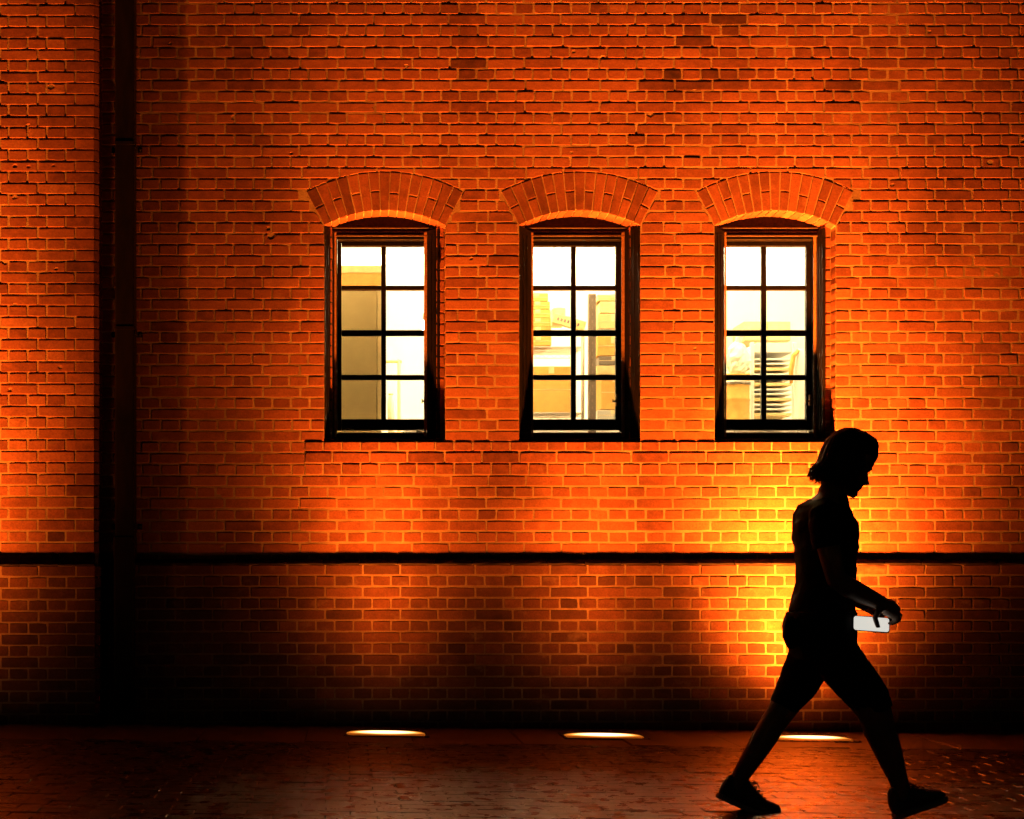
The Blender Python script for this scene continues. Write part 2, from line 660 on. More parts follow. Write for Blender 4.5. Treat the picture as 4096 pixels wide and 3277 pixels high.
ks = [k for k in range(-11, 47)]
for k in ks:
    z0, z1 = zc(k), zc(k + 1)
    if z0 < 1.03:
        z0 = 1.045
    zm = (z0 + z1) / 2
    stretch = (k % 2 == 0)
    iv = [(XL, XR)]
    cut = []
    if SILL - 1e-4 < zm < SPRING + 0.02:
        cut = [(c - HALF, c + HALF) for c in CX]
    elif -3 <= k < 0:
        cut = [(-0.24, 3.28)]
    for (a_, b_) in cut:
        niv = []
        for (s, e) in iv:
            if b_ <= s or a_ >= e:
                niv.append((s, e))
            else:
                if a_ > s:
                    niv.append((s, a_))
                if b_ < e:
                    niv.append((b_, e))
        iv = niv
    jx = rw.uniform(-0.01, 0.01)
    for s, e, ia, ib in course_bricks(k, stretch, iv, 2.6006 + jx, 2.417 + jx):
        gl_ = 0 if abs(s - ia) < 1e-6 and cut else J / 2
        gr_ = 0 if abs(e - ib) < 1e-6 and cut else J / 2
        xa, xb = s + gl_, e - gr_
        w, h = xb - xa, (z1 - z0) - J + 0.0006
        cx_, cz_ = (xa + xb) / 2, zm + rw.uniform(-0.0009, 0.0009)
        front = min(0.0004, rw.gauss(-0.0002, 0.0005))
        if rw.random() < 0.02:
            front -= 0.0015
        tone = tone_at(cx_, cz_, rw)
        jamb = (gl_ == 0 or gr_ == 0) and k >= 0 and cut
        depth = 0.106 if jamb else 0.03
        # arch clipping
        hit = None
        if z1 > SPRING and z0 < ZC + RE + 0.01:
            for c in CX:
                if xa < c + EXX + 0.01 and xb > c - EXX - 0.01:
                    hit = c
        if hit is not None:
            for part in ((xa, xb),):
                dm = abs(cx_ - hit)
                upper = zm < EXZ + 0.02 and dm > HALF and zm < skew_z(dm) + 0.02
                # keep the half of a brick that lies outside the arch
                lo_, hi_, xs_ = [], [], []
                n = 12
                for i in range(n + 1):
                    x = xa + w * i / n
                    d = abs(x - hit)
                    lo, hi = cz_ - h / 2, cz_ + h / 2
                    if d < EXX + 0.006:
                        ext = ZC + math.sqrt(max(0, RE * RE - d * d)) + 0.007
                        if upper:
                            hi = min(hi, skew_z(d - 0.006)) if d > HALF else -9
                        else:
                            lo = max(lo, ext)
                    if hi - lo > 0.006:
                        xs_.append(x)
                        lo_.append(lo)
                        hi_.append(hi)
                if len(xs_) < 3:
                    continue
                pts = list(zip(xs_, lo_)) + list(zip(xs_[::-1], hi_[::-1]))
                mx_, mz_ = sum(p[0] for p in pts) / len(pts), sum(p[1] for p in pts) / len(pts)
                geo = brick_geo([(p[0] - mx_, p[1] - mz_) for p in pts], 0.03)
                wb.put(geo, (mx_, front, mz_), tone, 0.001)
            continue
        pits = [(px_ - cx_, pz_ - cz_, r_, d_) for (px_, pz_, r_, d_) in PITS if abs(px_ - cx_) < w / 2 + 0.006 and abs(pz_ - cz_) < h / 2 + 0.008]
        if pits:
            wb.put(pitted_geo(w, h, depth + 0.02, pits, rw), (cx_, front, cz_), tone, w * h * 0.5)
        elif abs(w - BW) < 0.004 and abs(h - BH) < 0.004 and not jamb:
            i = rw.randrange(len(STRETCH))
            wb.put(STRETCH[i], (cx_, front, cz_), tone, w * h, ('s', i))
        elif abs(w - 0.1095) < 0.003 and abs(h - BH) < 0.004 and not jamb:
            i = rw.randrange(len(HEAD))
            wb.put(HEAD[i], (cx_, front, cz_), tone, w * h, ('h', i))
        else:
            wb.put(brick_geo(brick_outline(w, h, rw, nl=3 if w > 0.15 else 2), depth), (cx_, front, cz_), tone, w * h)


def wall_score(t):
    geo, loc, tone, size, key, rot = t
    x, z = loc[0], loc[2]
    if not (-1.25 < x < 4.25 and z < 4.6):
        return 0
    if 2.8 < x < 3.45 and z < 1.95:
        return 0
    return size - 0.0001 * math.hypot(x - 1.6, z - 2.9)


wb.build(wall, score=wall_score)


# mortar bed behind the bricks: an uneven sheet, flush in places, raked out in others
def fbm(x, z, seed):
    from mathutils import noise as mn
    v = Vector((x, z, seed))
    return mn.noise(v * 1.3) * 0.5 + mn.noise(v * 4.1) * 0.35 + mn.noise(v * 13.0) * 0.3


def mortar_depth(x, z):
    n = fbm(x, z, 2.3)
    return max(0.0006, min(0.0030, 0.0016 - n * 0.0034))


def sheet(x0, x1, z0, z1, yfun, step=0.022, skip=None, breaks_x=(), breaks_z=()):
    def cuts(a_, b_, br):
        ps = sorted(set([a_, b_] + [q for q in br if a_ < q < b_]))
        res = []
        for s, e in zip(ps[:-1], ps[1:]):
            n = max(1, round((e - s) / step))
            res += [s + (e - s) * i / n for i in range(n)]
        return res + [b_]
    xs, zs = cuts(x0, x1, breaks_x), cuts(z0, z1, breaks_z)
    vs = [(x, yfun(x, z), z) for z in zs for x in xs]
    W = len(xs)
    fs = []
    for j in range(len(zs) - 1):
        for i in range(W - 1):
            if skip and skip((xs[i] + xs[i + 1]) / 2, (zs[j] + zs[j + 1]) / 2):
                continue
            p = j * W + i
            fs.append((p, p + 1, p + 1 + W, p + W))
    return vs, fs


def in_opening(x, z):
    for c in CX:
        d = abs(x - c)
        if d < HALF and SILL < z <= SPRING:
            return True
        if z > SPRING and d < EXX and math.hypot(x - c, z - ZC) < RE and z < ZC + RE:
            if z > EXZ or d < HALF or z > skew_z(d):
                return True
    return False


bx = [c + s * HALF for c in CX for s in (-1, 1)]
mb = MB()
mb.add(*sheet(XL, XR, 1.03, ZT, mortar_depth, skip=in_opening, breaks_x=bx, breaks_z=(SILL, SPRING)))
mb.build('mortar_joints', M['mortar'], wall, smooth=True)

# solid core of the wall behind the facing, with the window openings left free
core = MB()
Y0, Y1 = 0.022, 0.33
core.box(XL, XR, Y0, Y1, -0.1, SILL - 0.012)
core.box(XL, XR, Y0, Y1, ZC + RE - 0.22, ZT)
edges = [XL] + bx + [XR]
for i in range(0, len(edges), 2):
    s, e = edges[i], edges[i + 1]
    core.box(s + (0.006 if i else 0), e - (0.006 if i < len(edges) - 2 else 0), Y0, Y1, SILL - 0.011, ZC + RE - 0.221)
core.build('wall_core', M['mortar'], wall)

# rebate nibs inside each opening: bricks set back behind the jambs
for wi, c in enumerate(CX):
    nib = empty('window_jamb', (c, 0, SILL), wall)
    nb = Laid(M['brick'], 400)
    for s in (-1, 1):
        for k in range(0, 20):
            z0 = k * CU
            if SILL + z0 > SPRING + 0.02:
                break
            h = CU - J
            geo = brick_geo(brick_outline(0.052, h, rw, nl=1, ns=1, chip=0.002), 0.12, 0.002)
            nb.put(geo, (s * (HALF - 0.0255), 0.108 + rw.uniform(-0.001, 0.001), z0 + CU / 2), tone_at(c, SILL + z0, rw), 0.01)
    nb.build(nib)
    m2 = MB()
    for s in (-1, 1):
        xa, xb = sorted((s * (HALF - 0.049), s * (HALF + 0.01)))
        m2.box(xa, xb, 0.112, 0.30, 0.0, SPRING - SILL + 0.06)
    m2.build('mortar_joints', M['mortar'], nib)

# arches: rings of cut bricks
for wi, c in enumerate(CX):
    arch = empty('window_arch', (c, 0, ZC), wall)
    ab = Laid(M['brick'], 400)
    NV = 15
    A = math.asin(HALF / RI) * 1.0
    ra = random.Random(40 + wi)
    for i in range(NV):
        t0 = -A + 2 * A * i / NV
        t1 = -A + 2 * A * (i + 1) / NV
        split = (i % 2 == 0)
        spans = [(RI, RI + 0.118), (RI + 0.127, RE)] if split else [(RI, RE)]
        if split and ra.random() < 0.3:
            spans = [(RI, RI + 0.105), (RI + 0.114, RE)]
        fr_ = min(0.0, ra.gauss(-0.0008, 0.0006))
        for (r0, r1) in spans:
            g_ = 0.0035
            pts = []
            for (r_, t_, sg) in ((r0, t0, 1), ((r0 + r1) / 2, t0, 1), (r1, t0, 1), (r1, (t0 + t1) / 2, 0), (r1, t1, -1), ((r0 + r1) / 2, t1, -1), (r0, t1, -1), (r0, (t0 + t1) / 2, 0)):
                tt = t_ + sg * g_ / r_ + ra.uniform(-0.0012, 0.0012)
                rr = r_ + ra.uniform(-0.001, 0.001)
                pts.append((rr * math.sin(tt), rr * math.cos(tt)))
            pts = pts[::-1]
            mx_, mz_ = sum(p[0] for p in pts) / len(pts), sum(p[1] for p in pts) / len(pts)
            geo = brick_geo([(p[0] - mx_, p[1] - mz_) for p in pts], 0.205, 0.0025)
            ab.put(geo, (mx_, fr_, mz_), max(0.2, min(0.7, ra.gauss(0.43, 0.08))), 0.01)
    ab.build(arch)
    m2 = MB()
    A2 = math.atan2(EXX + 0.01, EXZ - ZC)
    n = 24
    pts = [((RE + 0.028) * math.sin(-A2 + 2 * A2 * i / n), (RE + 0.028) * math.cos(-A2 + 2 * A2 * i / n)) for i in range(n + 1)]
    inn = [((RI + 0.006) * math.sin(-A2 + 2 * A2 * i / n), (RI + 0.006) * math.cos(-A2 + 2 * A2 * i / n)) for i in range(n + 1)]
    vs, fs = [], []
    for y in (0.0014, 0.21):
        vs += [(p[0], y, p[1]) for p in inn] + [(p[0], y, p[1]) for p in pts]
    K = n + 1
    for i in range(n):
        fs.append((i, i + 1, K + i + 1, K + i))
        fs.append((i + 1, i, 2 * K + i, 2 * K + i + 1))
    m2.add(vs, fs)
    m2.build('mortar_joints', M['mortar'], arch)

# projecting brick sill band under the three windows
sill = empty('window_sill_band', (0, 0, SILL), wall)
sb = Laid(M['brick'], 400)
rs = random.Random(5)
for r_, (kind, za, zb) in enumerate((('h', -0.066, 0.0), ('s', -0.139, -0.066), ('h', -0.2154, -0.139))):
    x = -0.24
    pitch = 0.2388 if kind == 's' else 0.1194
    if kind == 's':
        x -= 0.06
    while x < 3.28 - 0.02:
        xa, xb = max(x, -0.24), min(x + pitch, 3.28)
        w, h = xb - xa - J, zb - za - J
        if w > 0.02:
            pr = -0.0065 if r_ < 2 else -0.0055
            sb.put(brick_geo(brick_outline(w, h, rs, nl=3 if w > 0.15 else 2), 0.05 if r_ else 0.2), ((xa + xb) / 2, pr + rs.gauss(0, 0.001), (za + zb) / 2 + (0.003 if r_ == 0 else 0)), max(0.2, min(0.9, rs.gauss(0.47, 0.1))), w * h)
        x += pitch
sb.build(sill)
m2 = MB()
m2.add(*sheet(-0.238, 3.278, -0.214, -0.004, lambda x, z: -0.0025 + max(-0.0005, min(0.003, 0.001 - fbm(x, z, 9.0) * 0.004)), step=0.03))
m2.box(-0.236, 3.276, 0.002, 0.19, -0.213, -0.006)
m2.build('mortar_joints', M['mortar'], sill)

# plinth: thicker foot of the wall with a sloping dark cap
plinth = empty('plinth', (0, 0, 0), wall)
PY, PZ = -0.036, 1.020
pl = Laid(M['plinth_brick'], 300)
rp = random.Random(21)
CP = 0.0716
for k in range(0, 16):
    z1 = PZ - k * CP
    z0 = z1 - CP
    stretch = (k % 2 == 0)
    for s, e, ia, ib in course_bricks(k, stretch, [(XL, XR)], 2.52, 2.58):
        w, h = e - s - 0.0108, CP - 0.0102
        cx_, cz_ = (s + e) / 2, (z0 + z1) / 2
        tone = max(0.1, min(0.95, rp.gauss(0.55, 0.13)))
        fr_ = PY + rp.gauss(0, 0.0004)
        if stretch and abs(w - BW) < 0.004:
            i = rp.randrange(len(STRETCH))
            pl.put(STRETCH[i], (cx_, fr_, cz_), tone, w * h, ('s', i))
        elif not stretch and abs(w - 0.1095) < 0.003:
            i = rp.randrange(len(HEAD))
            pl.put(HEAD[i], (cx_, fr_, cz_), tone, w * h, ('h', i))
        else:
            pl.put(brick_geo(brick_outline(w, h, rp, nl=2), 0.03), (cx_, fr_, cz_), tone, w * h)


def plinth_score(t):
    x, z = t[1][0], t[1][2]
    if not (-1.2 < x < 4.25 and z > 0.12):
        return 0
    if 2.55 < x < 3.5:
        return 0.001
    return t[3] - 0.001 * abs(x - 1.6)


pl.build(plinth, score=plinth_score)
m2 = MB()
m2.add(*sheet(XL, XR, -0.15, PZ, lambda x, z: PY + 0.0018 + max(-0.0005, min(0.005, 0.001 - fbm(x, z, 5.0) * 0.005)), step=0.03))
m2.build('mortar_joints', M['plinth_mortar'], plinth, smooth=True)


def cap_bricks(x0, x1, yb, yf, zlow, zhigh, parent, length=0.2388, jit=0.0015):
    r_ = random.Random(int(x1 * 100) + 3)
    x = x0
    while x < x1 - 0.02:
        xe = min(x + length, x1)
        m3 = MB()
        prof = [(yf, zlow - 0.006), (yf, zlow + 0.004), (yf + 0.006, zlow + 0.012), (yb - 0.004, zhigh), (yb + 0.02, zhigh), (yb + 0.02, zlow - 0.006)]
        rings = []
        n = 5
        for i in range(n + 1):
            xx = x + 0.002 + (xe - x - 0.004) * i / n
            rings.append([(xx, p[0] + r_.uniform(-jit, jit), p[1] + r_.uniform(-jit, jit) * 1.4) for p in prof])
        m3.loft(rings)
        m3.build('cap_brick', M['cap'], parent, recalc=True)
        x = xe


cap_bricks(XL, XR, 0.0, PY - 0.001, PZ + 0.002, 1.053, plinth)

# ------------------------------------------------------------------ pilaster at the left
PILY, PILX = -0.168, -1.531
pil = empty('brick_pilaster', (PILX, PILY, 0))
tag(pil, 'projecting brick pilaster with chamfered corner left of the dark downpipe', 'pilaster')
pb = Laid(M['brick'], 320)
rq = random.Random(31)
CH = 0.0286


def corner_geo(w, h, depth, ch):
    """brick at the corner: chamfered in plan on its right end; origin at its right edge, mid height"""
    plan = [(-w, 0.0), (-ch, 0.0), (0.0, ch), (0.0, depth), (-w, depth)]
    b = 0.002
    vs = []
    for z, i in ((-h / 2, b), (-h / 2 + b, 0), (h / 2 - b, 0), (h / 2, b)):
        for x, y in plan:
            vs.append((x + (i if x <= -w + 1e-6 else -i) + rq.uniform(-0.0008, 0.0008), y + (i if y < depth else 0) + rq.uniform(-0.0005, 0.0005), z))
    n = 5
    fs = []
    for k in range(3):
        for i in range(n):
            j = (i + 1) % n
            fs.append((k * n + i, k * n + j, (k + 1) * n + j, (k + 1) * n + i))
    fs.append(tuple(range(n - 1, -1, -1)))
    fs.append(tuple(3 * n + i for i in range(n)))
    return vs, fs


def pilaster_courses(rows, x_edge, yf, laid, tone_mu, x_left, pitlist=()):
    for (k, z0, z1) in rows:
        A_row = (k % 2 == 0)
        edge = 0.145 if A_row else 0.205
        pitch = 0.236 if A_row else 0.120
        h = z1 - z0 - J + 0.0004
        zm = (z0 + z1) / 2
        laid.put(corner_geo(edge - J / 2, h, 0.16, CH), (x_edge, yf + rq.gauss(0, 0.0006), zm), max(0.15, min(0.95, rq.gauss(tone_mu - 0.08, 0.1))), edge * h)
        xe = x_edge - edge
        while xe > x_left:
            w = pitch - J
            cx_ = xe - pitch / 2
            tone = max(0.15, min(0.98, rq.gauss(tone_mu, 0.12)))
            pits = [(px_ - cx_, pz_ - zm, r_, d_) for (px_, pz_, r_, d_) in pitlist if abs(px_ - cx_) < w / 2 + 0.004 and abs(pz_ - zm) < h / 2 + 0.004]
            vis = w * h if xe > -2.15 else 0
            if pits:
                laid.put(pitted_geo(w, h, 0.05, pits, rq), (cx_, yf, zm), tone, vis)
            else:
                laid.put(brick_geo(brick_outline(w, h, rq, nl=3 if A_row else 2), 0.03), (cx_, yf + min(0.0006, rq.gauss(0, 0.0007)), zm), tone, vis)
            xe -= pitch


ppits = []
for (px_, py_, r_, d_) in ((205, 348, 0.016, 0.02), (110, 502, 0.011, 0.02), (345, 832, 0.012, 0.02), (10, 330, 0.01, 0.02), (285, 985, 0.016, 0.02), (265, 1000, 0.012, 0.02), (225, 1075, 0.008, 0.02),
                           (60, 665, 0.012, 0.01), (115, 668, 0.009, 0.01), (60, 790, 0.013, 0.01), (215, 663, 0.008, 0.01), (20, 1050, 0.014, 0.015), (180, 1180, 0.009, 0.015), (60, 1220, 0.012, 0.012),
                           (240, 1470, 0.01, 0.012), (40, 1560, 0.012, 0.012), (110, 790, 0.01, 0.01)):
    q = P(px_, py_, PILY)
    ppits.append((q.x, q.z, r_ * 0.8, d_ * 0.45))
pilaster_courses([(k, zc(k), zc(k + 1)) for k in range(-10, 47)], PILX, PILY, pb, 0.60, -2.75, ppits)
for it in range(len(pb.items)):
    geo, loc, tone, size, key, rot = pb.items[it]
    pb.items[it] = (geo, (loc[0] - PILX, loc[1] - PILY, loc[2]), tone, size, key, rot)
pb.build(pil)
m2 = MB()
m2.add(*sheet(-1.2, -CH, 1.02, ZT, lambda x, z: mortar_depth(x + 3, z + 5) * 1.4 + 0.0008, step=0.022))
m2.box(-1.2, -0.006, 0.034, 0.17, -0.1, ZT)
m2.build('mortar_joints', M['mortar'], pil)
# its own plinth
pp = empty('plinth', (0, 0, 0), pil)
ppb = Laid(M['plinth_brick'], 300)
PP = 0.040
pilaster_courses([(k, 1.012 - (k + 1) * CP, 1.012 - k * CP) for k in range(0, 15)], PILX + 0.012, PILY - PP, ppb, 0.55, -2.7)
for it in range(len(ppb.items)):
    geo, loc, tone, size, key, rot = ppb.items[it]
    ppb.items[it] = (geo, (loc[0] - PILX, loc[1] - PILY, loc[2]), tone, size, key, rot)
ppb.build(pp)
m2 = MB()
m2.box(-1.2, 0.006 - CH * 0.2, -PP + 0.0305, 0.10, -0.15, 1.012)
m2.add(*sheet(-1.2, 0.012 - CH, -0.15, 1.012, lambda x, z: -PP + 0.002 + max(-0.0008, min(0.005, 0.001 - fbm(x, z, 7.0) * 0.005)), step=0.03))
m2.build('mortar_joints', M['plinth_mortar'], pp)
cap_bricks(-1.2, -0.02, 0.0, -PP - 0.002, 1.014, 1.086, pp)

# ------------------------------------------------------------------ downpipe in the corner
pipe = empty('downpipe', (-1.3675, -0.10, 0))
tag(pipe, 'dark brown square downpipe running down the wall beside the pilaster', 'downpipe')


def rrect(hw, hd, r, n=3):
    pts = []
    for cx_, cy_, a0 in ((hw - r, hd - r, 0), (-hw + r, hd - r, 90), (-hw + r, -hd + r, 180), (hw - r, -hd + r, 270)):
        for i in range(n + 1):
            t = R(a0 + 90 * i / n)
            pts.append((cx_ + r * math.cos(t), cy_ + r * math.sin(t)))
    return pts


def rtube(name, z0, z1, hw, hd, r, dx=0.0, dx1=None):
    m = MB()
    ol = rrect(hw, hd, r)
    d1 = dx if dx1 is None else dx1
    m.loft([[(x + dx, y, z0) for x, y in ol], [(x + d1, y, z1) for x, y in ol]])
    return m.build(name, M['pipe'], pipe, recalc=True)


joints = [P(500, y, -0.16).z for y in (-700, 570, 1311)]
rtube('pipe_section', joints[1] + 0.001, ZT, 0.0620, 0.055, 0.012)
rtube('pipe_section', joints[2] + 0.001, joints[1] - 0.001, 0.0620, 0.055, 0.012)
rtube('pipe_section', 1.19, joints[2] - 0.001, 0.0620, 0.055, 0.012)
rtube('pipe_section', 0.02, 1.06, 0.0620, 0.055, 0.012, -0.008)
rtube('pipe_shoe', 1.06, 1.19, 0.0680, 0.060, 0.012, -0.004)
for zj in joints[1:]:
    rtube('pipe_collar', zj - 0.011, zj + 0.009, 0.0645, 0.058, 0.012)
for zj in (joints[1] - 0.02, joints[2] - 0.028, 1.26):
    m = MB()
    m.box(-0.098, 0.098, 0.045, 0.053, zj - 0.018, zj + 0.018, 0.002)
    m.box(0.0645, 0.072, -0.05, 0.046, zj - 0.014, zj + 0.014, 0.001)
    m.build('pipe_bracket', M['pipe'], pipe)
    m = MB()
    m.tube([(0.086, 0.045, zj), (0.086, 0.036, zj)], [0.008, 0.006], 8)
    m.build('bolt', M['steel'], pipe)

# ------------------------------------------------------------------ windows
GY = 0.280                                    # glass depth
ZR = [3.105, 2.8486, 2.818, 2.557, 2.519, 2.263, 2.230, 1.972]
PW0, PW1 = 0.0162, 0.2767
LEAVES = (((0.004, 0.02, 0.064, 0.172), (0.038, 0.098, 0.108, 0.172)),
          ((0.004, 0.02, 0.098, 0.172), (0.005, 0.014, 0.070, 0.172)),
          ((0.004, 0.02, 0.104, 0.172), (0.057, 0.085, 0.066, 0.195)))
WLAB = ('lit window beside the pilaster, tan cabinet behind its lower panes', 'middle lit window with stacked cartons and shelving behind', 'brightest lit window, nearest the walking person, with a tray rack behind')
for wi, c in enumerate(CX):
    win = empty('window', (c, 0, SILL), wall)
    win["label"] = WLAB[wi]

    def zz(z):
        return z - SILL
    # arched board under the arch
    m = MB()
    n = 20
    aa = math.asin((HALF + 0.03) / (RI + 0.012))
    top = [((RI + 0.012) * math.sin(aa - 2 * aa * i / n), zz(ZC + (RI + 0.012) * math.cos(aa - 2 * aa * i / n))) for i in range(n + 1)]
    pts = [(-HALF - 0.03, zz(3.155)), (HALF + 0.03, zz(3.155))] + top
    m.prism(pts, 0.183, 0.21)
    m.build('arch_board', M['tympanum'], win, recalc=True)
    # outer frame
    m = MB()
    for s in (-1, 1):
        xa, xb = sorted((s * 0.305, s * 0.345))
        m.box(xa, xb, 0.196, 0.31, 0.03, zz(3.16), 0.003)
    m.box(-0.3045, 0.3045, 0.200, 0.31, zz(3.134), zz(3.16), 0.003)
    m.box(-0.345, 0.345, 0.19, 0.33, zz(1.836), zz(1.872), 0.004)
    m.build('frame', M['frame'], win)
    for zl, y_ in ((3.206, 0.168), (3.180, 0.174), (3.156, 0.166)):
        m = MB()
        m.box(-0.335, 0.335, y_, 0.1835, zz(zl) - 0.004, zz(zl) + 0.004, 0.0015)
        m.build('head_moulding', M['frame_edge'], win)
    m = MB()
    m.box(-0.372, 0.372, 0.06, 0.20, 0.002, 0.022, 0.004)
    m.build('sill_board', M['frame'], win)
    m = MB()
    m.box(-0.345, 0.345, 0.150, 0.186, 0.0235, 0.031, 0.002)
    m.build('sill_moulding', M['frame_edge'], win)
    m = MB()
    m.box(-0.300, 0.300, 0.205, 0.45, zz(1.8725), zz(1.880), 0.002)
    m.build('inner_sill', M['granite'] if False else M['steel'], win)
    # sash: stiles, rails
    m = MB()
    for s in (-1, 1):
        xa, xb = sorted((s * PW1, s * 0.3045))
        m.box(xa, xb, GY - 0.022, GY + 0.022, zz(1.900), zz(3.133), 0.003)
    m.box(-PW1 + 0.001, PW1 - 0.001, GY - 0.022, GY + 0.022, zz(ZR[0]), zz(3.133), 0.003)
    m.box(-PW1 + 0.001, PW1 - 0.001, GY - 0.022, GY + 0.022, zz(1.900), zz(ZR[7]), 0.003)
    m.build('sash', M['frame'], win)
    m = MB()
    m.box(-PW0, PW0, GY - 0.018, GY + 0.018, zz(ZR[7]) + 0.0005, zz(ZR[0]) - 0.0005, 0.003)
    m.build('mullion', M['frame'], win)
    for (za, zb) in ((ZR[2], ZR[1]), (ZR[4], ZR[3]), (ZR[6], ZR[5])):
        for s in (-1, 1):
            xa, xb = sorted((s * (PW0 + 0.0005), s * (PW1 - 0.0005)))
            m = MB()
            m.box(xa, xb, GY - 0.016, GY + 0.016, zz(za), zz(zb), 0.003)
            m.build('glazing_bar', M['frame'], win)
    for r_ in range(4):
        for s in (-1, 1):
            xa, xb = sorted((s * (PW0 - 0.003), s * (PW1 + 0.003)))
            m = MB()
            m.box(xa, xb, GY - 0.0015, GY + 0.0015, zz(ZR[2 * r_ + 1]) - 0.003, zz(ZR[2 * r_]) + 0.003)
            m.build('pane', M['glass'], win)
    # iron shutters folded back into the reveals
    for si, s in enumerate((-1, 1)):
        ao, ay, bo, by = LEAVES[wi][si]
        A_ = Vector((s * (HALF - ao), ay, 0))
        B_ = Vector((s * (HALF - bo), by, 0))
        d = (B_ - A_)
        L = d.length
        d.normalize()
        nrm = Vector((-d.y, d.x, 0))
        if nrm.x * s > 0:
            nrm = -nrm                     # towards the middle of the opening
        Mx = Matrix(((d.x, nrm.x, 0, A_.x), (d.y, nrm.y, 0, A_.y), (0, 0, 1, 0.031), (0, 0, 0, 1)))
        H = SPRING - SILL - 0.028
        m = MB()
        m.box(0, L, -0.018, 0.0, 0, H, 0.002, Mx)
        sh = m.build('shutter', M['shutter'], win, recalc=True)
        for u in (0.30, 0.62):
            m = MB()
            m.box(L * u - 0.004, L * u + 0.004, 0.0005, 0.006, 0.04, H - 0.04, 0.001, Mx)
            m.build('rib', M['shutter'], sh, recalc=True)
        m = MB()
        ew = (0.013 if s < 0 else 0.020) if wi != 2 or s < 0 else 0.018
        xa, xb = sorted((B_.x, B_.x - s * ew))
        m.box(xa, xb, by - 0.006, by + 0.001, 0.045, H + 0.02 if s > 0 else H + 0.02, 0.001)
        m.build('edge_bar', M['lit_shutter_edge'], sh)
        for zh in (0.22, 1.12):
            m = MB()
            m.tube([(A_.x, ay - 0.004, zh), (A_.x, ay - 0.004, zh + 0.07)], 0.009, 8)
            m.build('hinge', M['shutter'], sh)
    # latch on the right-hand side
    lx = 0.262 if wi != 2 else 0.276
    lz = zz(1 + (2270 - 1602) / 615)
    m = MB()
    m.box(lx - 0.010, lx + 0.02, 0.215, 0.2565, lz - 0.005, lz + 0.005, 0.002)
    m.tube([(lx - 0.012, 0.222, lz - 0.013), (lx - 0.012, 0.222, lz), (lx - 0.012, 0.222, lz + 0.013)], [0.0055, 0.0035, 0.0055], 8)
    m.box(lx + 0.010, lx + 0.026, 0.225, 0.257, lz - 0.03, lz + 0.045, 0.002)
    m.build('latch', M['brass'], win)
    if wi != 1:
        for s in (-1, 1):
            m = MB()
            x0 = s * 0.235
            zb = zz(1.878)
            for dx in (-0.02, 0.035):
                m.tube([(x0 + dx, 0.24, zb), (x0 + dx, 0.24, zb + 0.022)], 0.0018, 6)
            m.tube([(x0 - 0.03, 0.238, zb + 0.020), (x0, 0.236, zb + 0.030), (x0 + 0.04, 0.238, zb + 0.022)], 0.003, 6)
            m.build('casement_stay', M['steel'], win)

# ------------------------------------------------------------------ paving in front of the wall
rg = random.Random(77)
strip = Laid(M['granite'], 300)


def slab_geo(w, d, h, rnd_, bev=0.004):
    xs, ys = (-w / 2, w / 2), (-d / 2, d / 2)
    ol = [(-w / 2, -d / 2), (0, -d / 2), (w / 2, -d / 2), (w / 2, d / 2), (0, d / 2), (-w / 2, d / 2)]
    ol = [(x + rnd_.uniform(-0.0012, 0.0012), y + rnd_.uniform(-0.0012, 0.0012)) for x, y in ol]
    n = len(ol)
    inn = [(x - math.copysign(bev, x) if abs(x) > 1e-2 else x, y - math.copysign(bev, y)) for x, y in ol]
    tl = rnd_.uniform(-0.010, 0.010)
    vs = [(x, y, -h) for x, y in ol] + [(x, y, -bev * 0.6) for x, y in ol] + [(x, y, x * tl) for x, y in inn]
    fs = []
    for i in range(n):
        j = (i + 1) % n
        fs.append((i, j, n + j, n + i))
        fs.append((n + i, n + j, 2 * n + j, 2 * n + i))
    fs.append(tuple(range(2 * n, 3 * n)))
    return vs, fs


class Paved(Laid):
    def build(self, parent, name, rest, score):
        its = sorted(self.items, key=lambda t: -score(t))
        ang = -math.atan(GS)
        for i, (geo, loc, tone, size, key, rot) in enumerate(its[:self.limit]):
            if key not in self.shared:
                self.shared[key] = to_mesh(name, geo, self.mat)
            o = place(name, self.shared[key], parent, loc)
            o.rotation_euler = (0, ang, 0)
            o.color = (tone, 0, 0, 1)
        mb = MB()
        for geo, loc, tone, size, key, rot in its[self.limit:]:
            mb.add([(loc[0] + v[0], loc[1] + v[1], loc[2] + v[2] + GS * v[0]) for v in geo[0]], geo[1], tone)
        if mb.v:
            tag(mb.build(rest, self.mat, parent, tone_attr=True), kind='stuff')


gr = Paved(M['granite'], 300)
x, i = -2.7, 0
gslabs = [slab_geo(0.618, 0.80, 0.05, rg, 0.005) for _ in range(4)]
while x < 5.0:
    cx_ = x + 0.311
    kk = rg.randrange(4)
    gr.put(gslabs[kk], (cx_, -0.69, gz(cx_) + 0.001 + rg.uniform(-0.0008, 0.0008)), rg.random(), 1, kk)
    x += 0.622
gr.build(pavement, 'granite_slab', 'granite_slabs', lambda t: 1)

pv = Paved(M['paver'], 300)
variants = [slab_geo(0.2070, 0.1020, 0.05, rg, 0.0030) for _ in range(10)]
row = 0
y = PAVE_Y0 - 0.0525
while y > -5.1:
    x = -2.8 + (0.105 if row % 2 else 0) + rg.uniform(-0.004, 0.004)
    while x < 5.0:
        kk = rg.randrange(10)
        pv.put(variants[kk], (x, y + rg.uniform(-0.001, 0.001), gz(x) + rg.gauss(0, 0.0011)), max(0, min(1, rg.gauss(0.5, 0.2))), 1, kk)
        x += 0.21
    y -= 0.105
    row += 1


